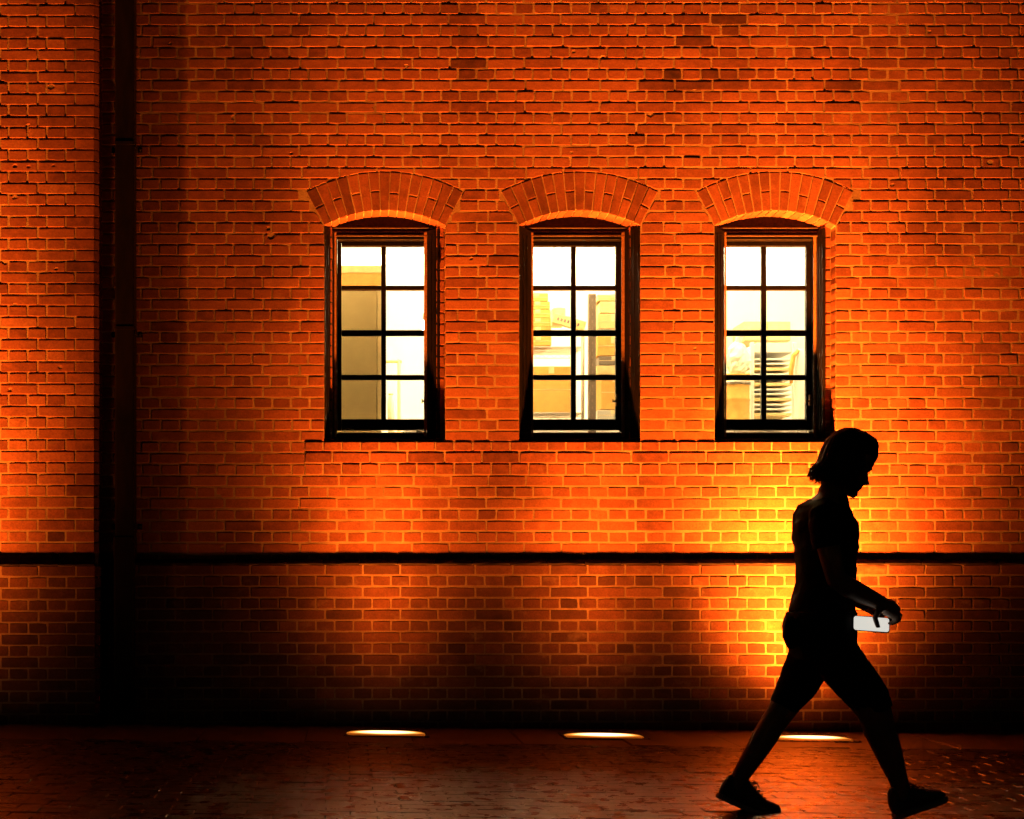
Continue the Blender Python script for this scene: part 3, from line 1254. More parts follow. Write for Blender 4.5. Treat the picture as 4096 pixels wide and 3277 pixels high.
def pave_score(t):
    x, y = t[1][0], t[1][1]
    d = CAM_D + y
    px = 1368 + x * F / d
    py = 2270 + (1 - gz(x)) * F / d
    if not (30 < px < 4060 and py < 3250):
        return -1
    if 2900 < px < 3150 and py > 3080 or px > 3500 and py > 3080:
        return -0.5
    return py


pv.build(pavement, 'paver', 'far_pavers', pave_score)

# ------------------------------------------------------------------ ground uplights


def ies_text(table):
    key = 'profile_%d' % (sum(v for _, v in table) * 1000)
    if key in bpy.data.texts:
        return bpy.data.texts[key]
    tx = bpy.data.texts.new(key)
    tx.write("IESNA:LM-63-2002\nTILT=NONE\n1 -1 1 %d 1 1 2 0 0 0\n1 1 100\n" % len(table))
    tx.write(" ".join(str(a_) for a_, _ in table) + "\n0\n" + " ".join(str(v * 100.0) for _, v in table) + "\n")
    return tx


def uplight(x, y, label, spots, glow=1.0, w=0.47, d=0.27, rz=0.0):
    t = empty('ground_uplight', (x, y, gz(x) + 0.002))
    t.rotation_euler = (0, -math.atan(GS), rz)
    tag(t, label, 'ground light', 'row of ground uplights along the wall')
    hw, hd = w / 2, d / 2
    m = MB()
    for (x0, x1, y0, y1) in ((-hw - 0.018, hw + 0.018, -hd - 0.018, -hd), (-hw - 0.018, hw + 0.018, hd, hd + 0.018), (-hw - 0.018, -hw, -hd + 0.0005, hd - 0.0005), (hw, hw + 0.018, -hd + 0.0005, hd - 0.0005)):
        m.box(x0, x1, y0, y1, -0.02, 0.005, 0.0015)
    m.build('rim', M['steel'], t)
    for sx in (-1, 1):
        for sy in (-1, 1):
            m = MB()
            m.tube([(sx * (hw + 0.009), sy * (hd + 0.009), 0.004), (sx * (hw + 0.009), sy * (hd + 0.009), 0.008)], [0.006, 0.005], 8)
            m.build('screw', M['steel'], t)
    m = MB()
    n = 36

    def ring(k_, z_):
        pts_ = []
        for i_ in range(n):
            c_, s_ = math.cos(2 * math.pi * i_ / n), math.sin(2 * math.pi * i_ / n)
            pts_.append((hw * k_ * math.copysign(abs(c_) ** 0.62, c_), hd * k_ * math.copysign(abs(s_) ** 0.62, s_), z_))
        return pts_
    m.loft([ring(0.998, -0.01), ring(0.998, 0.003), ring(0.93, 0.007), ring(0.75, 0.010), ring(0.45, 0.012), ring(0.12, 0.0128)])
    m.build('lens', M['lens_edge'], t, smooth=True)
    for (energy, table, tilt, roll) in spots:
        ld = bpy.data.lights.new('uplight_beam', 'POINT')
        ld.energy = energy
        ld.color = UP_COLOR
        ld.shadow_soft_size = 0.05
        ld.use_nodes = True
        nt = ld.node_tree
        ies = nt.nodes.new("ShaderNodeTexIES")
        ies.mode = 'INTERNAL'
        ies.ies = ies_text(table)
        nt.links.new(ies.outputs[0], nt.nodes["Emission"].inputs["Strength"])
        lo = bpy.data.objects.new('uplight_beam', ld)
        lo.location = (0, 0.09, 0.06)
        lo.rotation_euler = (R(180 - tilt), R(roll), 0)     # straight up, tilted towards the wall
        COL.objects.link(lo)
        lo.parent = t
    return t


# luminaire profiles: (degrees off the beam axis, relative intensity)
NARROW = ((0, 38), (4, 37), (8, 30), (12, 17.5), (17, 9.2), (23, 4.7), (30, 1.9), (36, 0.90), (41, 0.45), (47, 0.21), (55, 0.08), (65, 0.02), (80, 0.003), (90, 0))
HOT = ((0, 24), (6, 23.5), (12, 21), (18, 16), (24, 10.5), (30, 6.0), (37, 2.7), (45, 0.85), (55, 0.15), (75, 0), (90, 0))
UPL = [(0.262, -0.62, 'glowing rectangular ground light nearest the downpipe', [(E_UP, NARROW, 2, 0)]),
       (1.567, -0.62, 'glowing rectangular ground light in the middle, under the carton window', [(E_UP, NARROW, 2, 0)]),
       (2.810, -0.63, "glowing rectangular ground light between the walking person's legs", [(E_UP * 1.15, NARROW, 2, 0), (E_UP * 1.2, HOT, 19, 5)]),
       (-2.45, -0.80, 'glowing rectangular ground light below the brick pilaster', [(E_UP * 1.1, NARROW, 2, 0)])]
for (x, y, lab, spots) in UPL:
    uplight(x, y, lab, spots)

# ------------------------------------------------------------------ storeroom behind the windows


def plain(name, col, rough=0.7, var=0.15, scale=12):
    a = N(name)
    lo = tuple(v * (1 - var) for v in col)
    hi = tuple(min(1, v * (1 + var)) for v in col)
    c = a.ramp(a.noise(scale, 4, 0.6), [(0.3, lo), (0.7, hi)])
    return a.finish(c, rough, a.bump(a.noise(scale * 6, 3, 0.6), 0.1, 0.002))


M['plaster'] = plain('white_plaster', (0.78, 0.76, 0.70), 0.9, 0.04, 3)
M['room_floor'] = plain('grey_concrete', (0.35, 0.33, 0.30), 0.7, 0.15, 4)
M['carton'] = plain('carton_board', (0.46, 0.235, 0.05), 0.85, 0.12, 25)
M['carton_pale'] = plain('pale_carton', (0.62, 0.46, 0.22), 0.85, 0.1, 25)
M['cabinet'] = plain('cabinet_enamel', (0.50, 0.36, 0.155), 0.5, 0.06, 8)
M['white_plastic'] = plain('white_plastic', (0.82, 0.80, 0.74), 0.4, 0.03, 8)
M['dark_steel'] = plain('dark_steel', (0.05, 0.03, 0.015), 0.45, 0.2, 20)
M['chrome'] = plain('chrome_wire', (0.35, 0.30, 0.24), 0.3, 0.1, 20)
M['grey_tray'] = plain('grey_tray', (0.40, 0.37, 0.32), 0.4, 0.08, 20)
M['tape'] = plain('packing_tape', (0.60, 0.44, 0.24), 0.3, 0.05, 30)
M['ink'] = plain('printed_ink', (0.10, 0.06, 0.05), 0.7, 0.1, 40)
M['cloth'] = plain('white_cloth', (0.80, 0.78, 0.72), 0.9, 0.04, 15)

RX0, RX1, RY0, RY1, RZ0, RZ1 = -1.4, 4.9, 0.34, 4.6, 1.10, 3.92


def room_face(name, args, mat):
    m = MB()
    m.box(*args)
    o = m.build(name, mat)
    return tag(o, kind='structure')


room_face('storeroom_floor', (RX0, RX1, RY0, RY1, RZ0 - 0.1, RZ0), M['room_floor'])
room_face('storeroom_ceiling', (RX0, RX1, RY0, RY1, RZ1, RZ1 + 0.1), M['plaster'])
room_face('storeroom_wall_back', (RX0, RX1, RY1, RY1 + 0.1, RZ0 - 0.1, RZ1 + 0.1), M['plaster'])
room_face('storeroom_wall_left', (RX0 - 0.1, RX0, RY0, RY1, RZ0 - 0.1, RZ1 + 0.1), M['plaster'])
room_face('storeroom_wall_right', (RX1, RX1 + 0.1, RY0, RY1, RZ0 - 0.1, RZ1 + 0.1), M['plaster'])

m = MB()
m.box(RX0, RX1, 0.331, 0.339, RZ0, SILL + 0.03)
m.box(RX0, RX1, 0.331, 0.339, 3.17, RZ1)
lx_ = [RX0] + [c + s * 0.335 for c in CX for s in (-1, 1)] + [RX1]
for i in range(0, len(lx_), 2):
    m.box(lx_[i], lx_[i + 1], 0.331, 0.339, SILL + 0.0305, 3.1695)
tag(m.build('storeroom_wall_front', M['plaster']), kind='structure')


def area(parent, loc, sx, sy, power, rot=(0, 0, 0)):
    ld = bpy.data.lights.new('lamp_light', 'AREA')
    ld.shape = 'RECTANGLE'
    ld.size, ld.size_y = sx, sy
    ld.energy = power
    ld.color = ROOM_COLOR
    lo = bpy.data.objects.new('lamp_light', ld)
    lo.location = loc
    lo.rotation_euler = rot
    COL.objects.link(lo)
    lo.parent = parent


def batten(loc, length, label, power, rz=0.0):
    t = empty('fluorescent_lamp', loc)
    t.rotation_euler = (0, 0, rz)
    tag(t, label, 'ceiling lamp')
    m = MB()
    m.box(-0.06, 0.06, -length / 2, length / 2, 0.03, 0.08, 0.006)
    m.build('housing', M['white_plastic'], t)
    for sx in (-0.035, 0.035):
        m = MB()
        m.tube([(sx, -length / 2 + 0.03, 0.012), (sx, length / 2 - 0.03, 0.012)], 0.013, 10)
        m.build('tube', M['tube_glow'], t, smooth=True)
    if loc[2] + 0.08 < RZ1:
        m = MB()
        for sy in (-0.4, 0.4):
            m.tube([(0, sy * length, 0.08), (0, sy * length, RZ1 - loc[2])], 0.006, 6)
        m.build('hanger', M['steel'], t)
    area(t, (0, 0, 0.10), 0.14, length, power, (R(180), 0, 0))     # throws its light on the ceiling


batten((0.75, 1.9, 3.52), 1.3, 'ceiling lamp of the storeroom above the tan cabinet', 7800)
batten((1.75, 1.9, 3.52), 1.3, 'ceiling lamp of the storeroom above the carton shelves', 5000)
q = P(2905, 985, 2.0)
batten((q.x, 2.0, q.z), 1.1, 'bright lamp glaring at the top corner of the tray rack window', 10500)

q = P(1700, 1300, 2.4)
t = empty('pendant_lamp', (q.x, q.y, q.z))
tag(t, 'small bare bulb glaring by the right edge of the cabinet window', 'lamp')
m = MB()
n = 12
m.loft([[(r_ * math.cos(2 * math.pi * i / n), r_ * math.sin(2 * math.pi * i / n), z_) for i in range(n)] for r_, z_ in ((0.008, -0.045), (0.026, -0.035), (0.033, -0.010), (0.026, 0.02), (0.014, 0.04))])
m.build('bulb', M['bulb_glow'], t, smooth=True)
m = MB()
m.tube([(0, 0, 0.036), (0, 0, 0.09)], [0.018, 0.014], 10)
m.tube([(0, 0, 0.09), (0, 0, RZ1 - q.z)], 0.004, 6)
m.build('socket', M['dark_steel'], t)


def carton(px0, px1, py0, py1, y, depth, label, mat='carton', rot=0.0, printed=False, name='carton', group=None):
    a_, b_ = P(px0, py1, y), P(px1, py0, y)
    w, h = b_.x - a_.x, b_.z - a_.z
    t = empty(name, ((a_.x + b_.x) / 2, y, a_.z))
    t.rotation_euler = (0, rot, 0)
    tag(t, label, 'box', group)
    m = MB()
    m.box(-w / 2, w / 2, 0, depth, 0, h, 0.004)
    m.build('board', M[mat], t)
    m = MB()
    m.box(-w / 2 + 0.004, w / 2 - 0.004, -0.0016, depth * 0.5, h * 0.5 - 0.002, h * 0.5 + 0.002)
    m.box(-0.02, 0.02, -0.0012, depth * 0.7, h - 0.05 if h > 0.1 else h * 0.6, h + 0.0012)
    m.build('tape', M['tape'], t)
    if printed:
        m = MB()
        for i in range(7):
            xx = -w * 0.38 + i * w * 0.105
            m.box(xx, xx + w * 0.06, -0.002, 0.001, h * 0.34, h * 0.64)
        m.build('printed_mark', M['ink'], t)
    return t


# cabinet behind the first window
a_ = P(1508, 1142, 0.62)
cb = empty('storage_cabinet', (a_.x - 0.45, 0.62, RZ0))
tag(cb, 'tall tan cabinet filling the lower left panes of the window beside the pilaster', 'cabinet')
H = a_.z - RZ0
m = MB()
m.box(-0.45, 0.45, 0.02, 0.50, 0, H, 0.004)
m.build('body', M['cabinet'], cb)
for s in (0, 1):
    m = MB()
    m.box(-0.448 + s * 0.449, -0.002 + s * 0.449, 0.0, 0.0195, 0.05, H - 0.02, 0.003)
    m.build('door', M['cabinet'], cb)
m = MB()
m.box(0.4515, 0.480, 0.0, 0.50, 0, H, 0.003)
m.build('side_trim', M['carton_pale'], cb)
bt_ = P(1340, 1064, 0.70)
m = empty('carton', (a_.x - 0.2, 0.70, a_.z + 0.001))
tag(m, 'wide pale yellow box lying on top of the tan cabinet', 'box')
bh = bt_.z - a_.z
k = MB()
k.box(-0.40, 0.245, 0, 0.35, 0, bh, 0.004)
k.build('board', M['carton'], m)
k = MB()
k.box(-0.404, 0.249, -0.004, 0.354, bh - 0.05, bh + 0.003, 0.003)
k.build('lid', M['carton_pale'], m)

# counter along the windows
ct = empty('workbench', (2.2, 1.35, RZ0))
tag(ct, 'long storeroom workbench behind the middle and tray rack windows', 'workbench')
m = MB()
m.box(-1.75, 1.9, -0.45, 0.55, 0.86, 0.90, 0.004)
m.build('top', M['grey_tray'], ct)
for sx in (-1.65, 0.1, 1.8):
    for sy in (-0.4, 0.5):
        m = MB()
        m.box(sx - 0.025, sx + 0.025, sy - 0.025, sy + 0.025, 0, 0.8595)
        m.build('leg', M['dark_steel'], ct)
BT = RZ0 + 0.90

# wire shelf behind the middle window
s1 = P(2200, 1388, 1.25).z
s2 = P(2200, 1652, 1.25).z
xa, xb = P(2060, 0, 1.25).x, P(2331, 0, 1.25).x
ws = empty('wire_shelf', ((xa + xb) / 2, 1.45, BT))
tag(ws, 'chrome wire shelf unit holding cartons behind the middle window', 'shelf')
hw = (xb - xa) / 2
for sx in (-1, 1):
    for sy in (-0.2, 0.2):
        m = MB()
        m.tube([(sx * hw, sy, 0.0), (sx * hw, sy, s1 - BT + (0.10 if sy < 0 else 0.35))], 0.0125, 10)
        m.build('post', M['chrome'], ws, smooth=True)
for zs in (s1 - BT, s2 - BT):
    m = MB()
    for sy in (-0.2, 0.2):
        m.tube([(-hw, sy, zs), (hw, sy, zs)], 0.0035, 6)
        m.tube([(-hw, sy, zs - 0.028), (hw, sy, zs - 0.028)], 0.003, 6)
        nz = 16
        zig = [(-hw + 2 * hw * i / nz, sy, zs - (0.028 if i % 2 else 0.0)) for i in range(nz + 1)]
        m.tube(zig, 0.002, 5)
    for sx in (-1, 1):
        m.tube([(sx * hw, -0.2, zs), (sx * hw, 0.2, zs)], 0.0035, 6)
    for i in range(14):
        y_ = -0.18 + 0.36 * i / 13
        m.tube([(-hw, y_, zs + 0.003), (hw, y_, zs + 0.003)], 0.002, 5)
    m.build('wire_rack', M['chrome'], ws)
# cartons stacked on the upper shelf
pys = [1384, 1345, 1308, 1273, 1238, 1206, 1173]
NAMES = ('bottom', 'second lowest', 'third lowest', 'fourth', 'fifth', 'topmost')
for i in range(6):
    carton(2100, 2206 - i * 1.5 - (6 if i == 5 else 0), pys[i + 1] + 0.5, pys[i], 1.27, 0.30, f'flat brown carton, {NAMES[i]} of the stack on the upper wire shelf', group='cartons stacked on the wire shelf')
carton(2125, 2286, 1466, 1650, 1.28, 0.30, 'large yellow-brown carton on the lower wire shelf')
carton(2206, 2338, 1268, 1308, 1.23, 0.05, 'long pale printed box leaning across the cartons', 'carton_pale', rot=R(16), printed=True)
carton(2212, 2262, 1232, 1296, 1.58, 0.2, 'small pale box with printed lines behind the leaning box', 'carton_pale', printed=True)
# dark post
a_ = P(2358, 1172, 0.85)
b_ = P(2387, 1172, 0.85)
po = empty('steel_post', ((a_.x + b_.x) / 2, 0.88, RZ0))
tag(po, 'dark steel rack post standing in the right half of the middle window', 'post')
m = MB()
w = (b_.x - a_.x) / 2
m.box(-w, w, 0, 0.012, 0, a_.z - RZ0, 0.002)
m.box(-w, -w + 0.01, 0.0125, 0.05, 0, a_.z - RZ0, 0.002)
m.build('angle_bar', M['dark_steel'], po)
m = MB()
for i in range(18):
    z_ = 0.95 + i * 0.05
    if z_ < a_.z - RZ0 - 0.02:
        m.box(-0.005, 0.005, -0.001, 0.002, z_, z_ + 0.018)
tag(m.build('slots', M['ink'], po), kind='stuff')
# boxes right of the post
BX = [(1640, 1682, 'grey_tray', 'grey crate, lowest of the pile right of the steel post'), (1500, 1638, 'carton', 'tall brown carton above the grey crate right of the steel post'), (1462, 1498, 'carton_pale', 'flat pale box in the pile right of the steel post'),
      (1425, 1460, 'dark_steel', 'dark tray in the pile right of the steel post'), (1345, 1423, 'carton', 'square yellow carton in the middle of the pile right of the steel post'), (1318, 1343, 'grey_tray', 'thin grey tray on the square yellow carton'),
      (1255, 1316, 'cabinet', 'tan box near the top of the pile right of the steel post'), (1206, 1253, 'carton_pale', 'pale carton second from top right of the steel post'), (1178, 1204, 'cabinet', 'flat brown tray topping the pile right of the steel post')]
prev = None
for i, (p0, p1, mt, lab) in enumerate(BX):
    ox = (0, 14, -4, 6, 0, 3, 2, 10, 0)[i]
    carton(2390 + ox, 2520, p0 + 0.6, p1, 1.02, 0.34, lab, mt, group='pile of boxes right of the steel post')
# make the pile stand on the bench
m = MB()
pz = P(2400, 1682, 1.02).z
a_, b_ = P(2390, 0, 1.02).x, P(2520, 0, 1.02).x
m.box(a_, b_, 1.03, 1.34, BT + 0.001, pz - 0.001, 0.004)
o = m.build('wooden_pallet_board', M['carton_pale'])
tag(o, 'wooden board under the pile of boxes right of the steel post', 'board')

# things behind the first window, right half
for (px0, px1, py0, lab) in ((1549, 1578, 1575, 'white plastic tub in the bottom right pane of the cabinet window'),):
    a_, b_ = P(px0, 1700, 1.5), P(px1, py0, 1.5)
    t = empty('plastic_tub', ((a_.x + b_.x) / 2, 1.5, 1.98))
    tag(t, lab, 'tub')
    r0 = (b_.x - a_.x) / 2
    hh = b_.z - 1.98
    m = MB()
    m.loft([[(r_ * math.cos(2 * math.pi * i / 16), r_ * math.sin(2 * math.pi * i / 16), z_) for i in range(16)] for r_, z_ in ((r0 * 0.85, 0), (r0, hh * 0.6), (r0 * 0.98, hh * 0.8), (r0 * 0.6, hh * 0.9), (r0 * 0.6, hh * 0.98))])
    m.build('body', M['white_plastic'], t, smooth=True)
    m = MB()
    m.loft([[(r_ * math.cos(2 * math.pi * i / 16), r_ * math.sin(2 * math.pi * i / 16), z_) for i in range(16)] for r_, z_ in ((r0 * 0.66, hh * 0.96), (r0 * 0.66, hh))])
    m.build('lid', M['carton_pale'], t)
tbl = empty('side_table', (0.42, 1.6, RZ0))
tag(tbl, 'plain storeroom table carrying the white tub behind the cabinet window', 'table')
m = MB()
m.box(-0.05, 0.75, -0.3, 0.3, 0.84, 0.8795, 0.003)
m.build('top', M['carton_pale'], tbl)
for sx in (0.0, 0.7):
    for sy in (-0.26, 0.26):
        m = MB()
        m.box(sx - 0.02, sx + 0.02, sy - 0.02, sy + 0.02, 0, 0.8395)
        m.build('leg', M['dark_steel'], tbl)
rk = empty('pole_rack', (P(1596, 0, 1.9).x, 1.9, RZ0))
tag(rk, 'pale upright rack pole with a crossbar behind the cabinet window', 'rack')
m = MB()
zt = P(0, 1440, 1.9).z - RZ0
m.tube([(0, 0, 0), (0, 0, zt)], 0.013, 10)
m.build('pole', M['carton_pale'], rk, smooth=True)
m = MB()
m.tube([(-0.12, 0, zt - 0.012), (0.02, 0, zt - 0.012)], 0.012, 8)
m.build('crossbar', M['carton_pale'], rk, smooth=True)

# tray rack and white things behind the third window
TY = 1.35
xa, xb = P(3008, 0, TY).x, P(3176, 0, TY).x
tr_ = empty('tray_rack', ((xa + xb) / 2, TY + 0.2, RZ0))
tag(tr_, 'white tray rack with many level runners behind the brightest window', 'rack')
hw = (xb - xa) / 2
zt = P(0, 1370, TY).z - RZ0
for sx in (-1, 1):
    for sy in (-0.2, 0.2):
        m = MB()
        m.box(sx * hw - 0.013, sx * hw + 0.013, sy - 0.013, sy + 0.013, 0, zt, 0.003)
        m.build('post', M['white_plastic'], tr_)
pz = 1.0
i = 0
while pz < zt - 0.12:
    m = MB()
    m.box(-hw + 0.014, hw - 0.014, -0.19, 0.19, pz, pz + (0.012 if i % 3 else 0.02), 0.002)
    m.build('tray', M['white_plastic'] if i % 3 else M['carton_pale'], tr_)
    pz += 0.034 if i % 3 else 0.042
    i += 1
m = MB()
m.box(-hw + 0.014, hw - 0.014, 0.192, 0.200, 0.3, zt - 0.075)
m.build('back_panel', M['carton_pale'], tr_)
m = MB()
ol = [(-hw, zt - 0.07), (hw, zt - 0.07), (hw, zt - 0.03), (hw - 0.04, zt), (-hw + 0.04, zt), (-hw, zt - 0.03)]
m.prism(ol, -0.19, 0.19)
m.build('top_cover', M['cloth'], tr_, recalc=True)


def canister(px0, px1, py0, py1, y, label):
    a_, b_ = P(px0, py1, y), P(px1, py0, y)
    r0 = (b_.x - a_.x) / 2
    t = empty('canister', ((a_.x + b_.x) / 2, y, BT))
    tag(t, label, 'canister')
    hh = b_.z - BT
    m = MB()
    prof = ((0.92, 0), (1.0, 0.02), (1.0, hh * 0.72), (0.93, hh * 0.82), (0.7, hh * 0.93), (0.45, hh * 0.97), (0.45, hh))
    m.loft([[(r0 * k_ * math.cos(2 * math.pi * i / 20), r0 * k_ * math.sin(2 * math.pi * i / 20), z_) for i in range(20)] for k_, z_ in prof])
    m.build('body', M['white_plastic'], t, smooth=True)
    m = MB()
    m.tube([(-r0 * 0.5, -0.02, hh * 0.97), (-r0 * 1.25, -0.03, hh * 0.9), (-r0 * 1.6, -0.03, hh * 0.72), (-r0 * 1.5, -0.02, hh * 0.55)], [0.012, 0.018, 0.018, 0.012], 8)
    m.build('strap', M['carton'], t, smooth=True)


canister(3176, 3232, 1395, 1690, 1.12, 'white canister with a tan strap at the right of the brightest window')
# heaped white bag
a_ = P(2952, 1430, 1.25)
t = empty('cloth_bag', (a_.x, 1.25, P(0, 1500, 1.25).z))
tag(t, 'crumpled white bag heaped on a drum in the brightest window', 'bag')
rb_ = random.Random(9)
m = MB()
rings = []
for j in range(9):
    v = j / 8
    rr = 0.085 * math.sin(math.pi * (0.12 + 0.86 * v)) ** 0.6
    rings.append([((rr + rb_.uniform(-0.012, 0.012)) * math.cos(2 * math.pi * i / 18), (rr * 0.8 + rb_.uniform(-0.01, 0.01)) * math.sin(2 * math.pi * i / 18), 0.24 * v + rb_.uniform(-0.006, 0.006)) for i in range(18)])
m.loft(rings)
m.build('sack', M['cloth'], t)
m = MB()
m.tube([(0, 0, 0.235), (0.012, 0, 0.275), (-0.005, 0.01, 0.30)], [0.022, 0.03, 0.008], 8)
m.build('tied_neck', M['cloth'], t)
zb = P(0, 1500, 1.25).z
t = empty('drum', (a_.x - 0.03, 1.25, BT))
tag(t, 'low tan drum under the crumpled white bag', 'drum')
hh = zb - BT
m = MB()
prof = ((0.11, 0), (0.115, 0.02), (0.11, 0.04), (0.11, hh * 0.5), (0.115, hh * 0.52), (0.11, hh * 0.55), (0.11, hh - 0.02), (0.116, hh - 0.004), (0.10, hh - 0.0005))
m.loft([[(r_ * math.cos(2 * math.pi * i / 24), r_ * math.sin(2 * math.pi * i / 24), z_) for i in range(24)] for r_, z_ in prof])
m.build('body', M['carton'], t, smooth=True)
m = MB()
m.loft([[(r_ * math.cos(2 * math.pi * i / 24), r_ * math.sin(2 * math.pi * i / 24), z_) for i in range(24)] for r_, z_ in ((0.118, hh * 0.80), (0.118, hh * 0.86))])
m.build('band', M['steel'], t, smooth=True)
# wall cabinet at the back of that room half
a_, b_ = P(3010, 1345, 3.9), P(3200, 1265, 3.9)
t = empty('wall_cupboard', ((a_.x + b_.x) / 2, RY1 - 0.001, a_.z))
tag(t, 'pale wall cupboard on the back wall of the storeroom', 'cupboard')
m = MB()
w = (b_.x - a_.x) / 2
m.box(-w, w, -0.4, 0, 0, b_.z - a_.z, 0.004)
m.build('body', M['carton_pale'], t)
for s in (-1, 1):
    xa, xb = sorted((s * 0.003, s * (w - 0.003)))
    m = MB()
    m.box(xa, xb, -0.42, -0.4005, 0.004, b_.z - a_.z - 0.004, 0.003)
    m.build('door', M['carton_pale'], t)

# ------------------------------------------------------------------ the walking person
DP = 6.453                                    # distance of the person's mid plane
PY0 = DP - CAM_D


def Q(px, py, dy=0.0):
    """photo pixel -> point on the person's plane shifted dy away from the camera"""
    return P(px, py, PY0 + dy)


FOOT = Vector((Q(3300, 3260).x, PY0, gz(Q(3300, 3260).x)))
person = empty('person', FOOT)
tag(person, 'person in dark clothes walking to the right with bowed head, holding a phone', 'person')

M['skin'] = plain('skin', (0.30, 0.17, 0.11), 0.5, 0.08, 30)
M['shirt'] = plain('black_shirt', (0.012, 0.011, 0.011), 0.9, 0.2, 40)
M['shorts'] = plain('dark_shorts', (0.018, 0.016, 0.016), 0.9, 0.2, 40)
M['hair'] = plain('black_hair', (0.010, 0.008, 0.007), 0.45, 0.3, 60)
M['shoe'] = plain('dark_shoe', (0.09, 0.085, 0.08), 0.7, 0.25, 60)
M['sole'] = plain('shoe_sole', (0.34, 0.31, 0.28), 0.7, 0.2, 60)
M['lace'] = plain('shoe_lace', (0.04, 0.038, 0.036), 0.8, 0.2, 60)
M['phone'] = plain('phone_case', (0.02, 0.02, 0.02), 0.35, 0.1, 20)


def ell(cx, cy, cz, rx, ry, n=20, tilt=0.0, pw=2.3):
    pts = []
    for i in range(n):
        t = 2 * math.pi * i / n
        ct_, st_ = math.cos(t), math.sin(t)
        x = rx * math.copysign(abs(ct_) ** (2 / pw), ct_)
        y = ry * math.copysign(abs(st_) ** (2 / pw), st_)
        pts.append(Vector((cx + x * math.cos(tilt), cy + y, cz + x * math.sin(tilt))))
    return pts


def torso_rings(rows, grow=0.0, n=24):
    rings = []
    for (xb, xf, py, hy, tl) in rows:
        a_, b_ = Q(xb, py), Q(xf, py)
        rings.append(ell((a_.x + b_.x) / 2, PY0, a_.z, (b_.x - a_.x) / 2 + grow, hy + grow, n, tl))
    return rings


TORSO = [(3196, 3400, 2640, 0.150, 0), (3160, 3402, 2560, 0.168, 0), (3152, 3402, 2508, 0.170, 0), (3168, 3400, 2447, 0.160, 0), (3186, 3398, 2390, 0.148, 0), (3202, 3402, 2320, 0.140, 0), (3200, 3404, 2250, 0.146, 0),
         (3194, 3408, 2193, 0.155, 0), (3188, 3412, 2137, 0.165, 0), (3190, 3404, 2095, 0.172, 0), (3198, 3388, 2055, 0.165, 0), (3218, 3370, 2020, 0.135, 0), (3246, 3362, 1992, 0.090, 0.1), (3272, 3362, 1966, 0.058, 0.2), (3290, 3372, 1940, 0.052, 0.25)]


def loft_obj(rings, mb_):
    mb_.loft(rings)


body = MB()
body.loft(torso_rings(TORSO))
# neck into head
n0, n1, n2 = Q(3318, 1985), Q(3345, 1930), Q(3368, 1880)
body.tube([n0, n1, n2], [0.054, 0.050, 0.052], 14)

# head, built upright in its own space, then bowed
HS = 1.055
BOW = R(27)
HEADROWS = [(0.00, 0.076, 0.034, 0.016), (0.025, 0.083, 0.018, 0.027), (0.07, 0.084, 0.000, 0.038), (0.14, 0.080, -0.022, 0.049), (0.185, 0.085, -0.035, 0.054), (0.215, 0.083, -0.042, 0.056), (0.24, 0.087, -0.050, 0.058),
            (0.28, 0.081, -0.062, 0.062), (0.36, 0.081, -0.078, 0.067), (0.45, 0.078, -0.092, 0.070), (0.52, 0.076, -0.099, 0.072), (0.60, 0.085, -0.104, 0.074), (0.72, 0.083, -0.106, 0.075), (0.83, 0.070, -0.099, 0.070), (0.92, 0.045, -0.080, 0.055), (0.975, 0.018, -0.052, 0.034), (1.0, -0.008, -0.022, 0.008)]
CHIN = Q(3409, 1992)


def head_pt(x, y, z):
    x, y, z = x * HS, y * HS, z * HS
    dx, dz = x - 0.073 * HS, z
    return Vector((CHIN.x + dx * math.cos(BOW) + dz * math.sin(BOW), PY0 + y, CHIN.z - dx * math.sin(BOW) + dz * math.cos(BOW)))


rings = []
for (t_, xf, xb, w) in HEADROWS:
    z = t_ * 0.225
    ring = []
    for i in range(24):
        a0 = 2 * math.pi * i / 24
        c_, s_ = math.cos(a0), math.sin(a0)
        x = (xf + xb) / 2 + (xf - xb) / 2 * math.copysign(abs(c_) ** 0.85, c_)
        ring.append(head_pt(x, w * math.copysign(abs(s_) ** 0.85, s_), z))
    rings.append(ring)
body.loft(rings)
# nose
nose = [[(0.070, 0.006, 0.122), (0.070, -0.006, 0.122), (0.082, -0.004, 0.122), (0.082, 0.004, 0.122)],
        [(0.070, 0.010, 0.095), (0.070, -0.010, 0.095), (0.094, -0.006, 0.095), (0.094, 0.006, 0.095)],
        [(0.068, 0.016, 0.076), (0.068, -0.016, 0.076), (0.111, -0.008, 0.074), (0.111, 0.008, 0.074)],
        [(0.068, 0.015, 0.066), (0.068, -0.015, 0.066), (0.098, -0.007, 0.066), (0.098, 0.007, 0.066)]]
body.loft([[head_pt(*p) for p in r_] for r_ in nose][::-1])
# lips, brow, ears
for (x, y, z, rx, ry, rz_) in ((0.083, 0, 0.053, 0.007, 0.020, 0.005), (0.082, 0, 0.044, 0.007, 0.018, 0.005), (0.076, 0.03, 0.126, 0.010, 0.018, 0.006), (0.076, -0.03, 0.126, 0.010, 0.018, 0.006),
                               (-0.010, 0.074, 0.105, 0.016, 0.008, 0.030), (-0.010, -0.074, 0.105, 0.016, 0.008, 0.030), (0.070, 0.031, 0.114, 0.009, 0.012, 0.008), (0.070, -0.031, 0.114, 0.009, 0.012, 0.008)):
    rr = []
    for j in range(1, 6):
        ph = math.pi * j / 6 - math.pi / 2
        rr.append([head_pt(x + rx * math.cos(ph) * math.cos(2 * math.pi * i / 10), y + ry * math.cos(ph) * math.sin(2 * math.pi * i / 10), z + rz_ * math.sin(ph)) for i in range(10)])
    body.loft(rr)

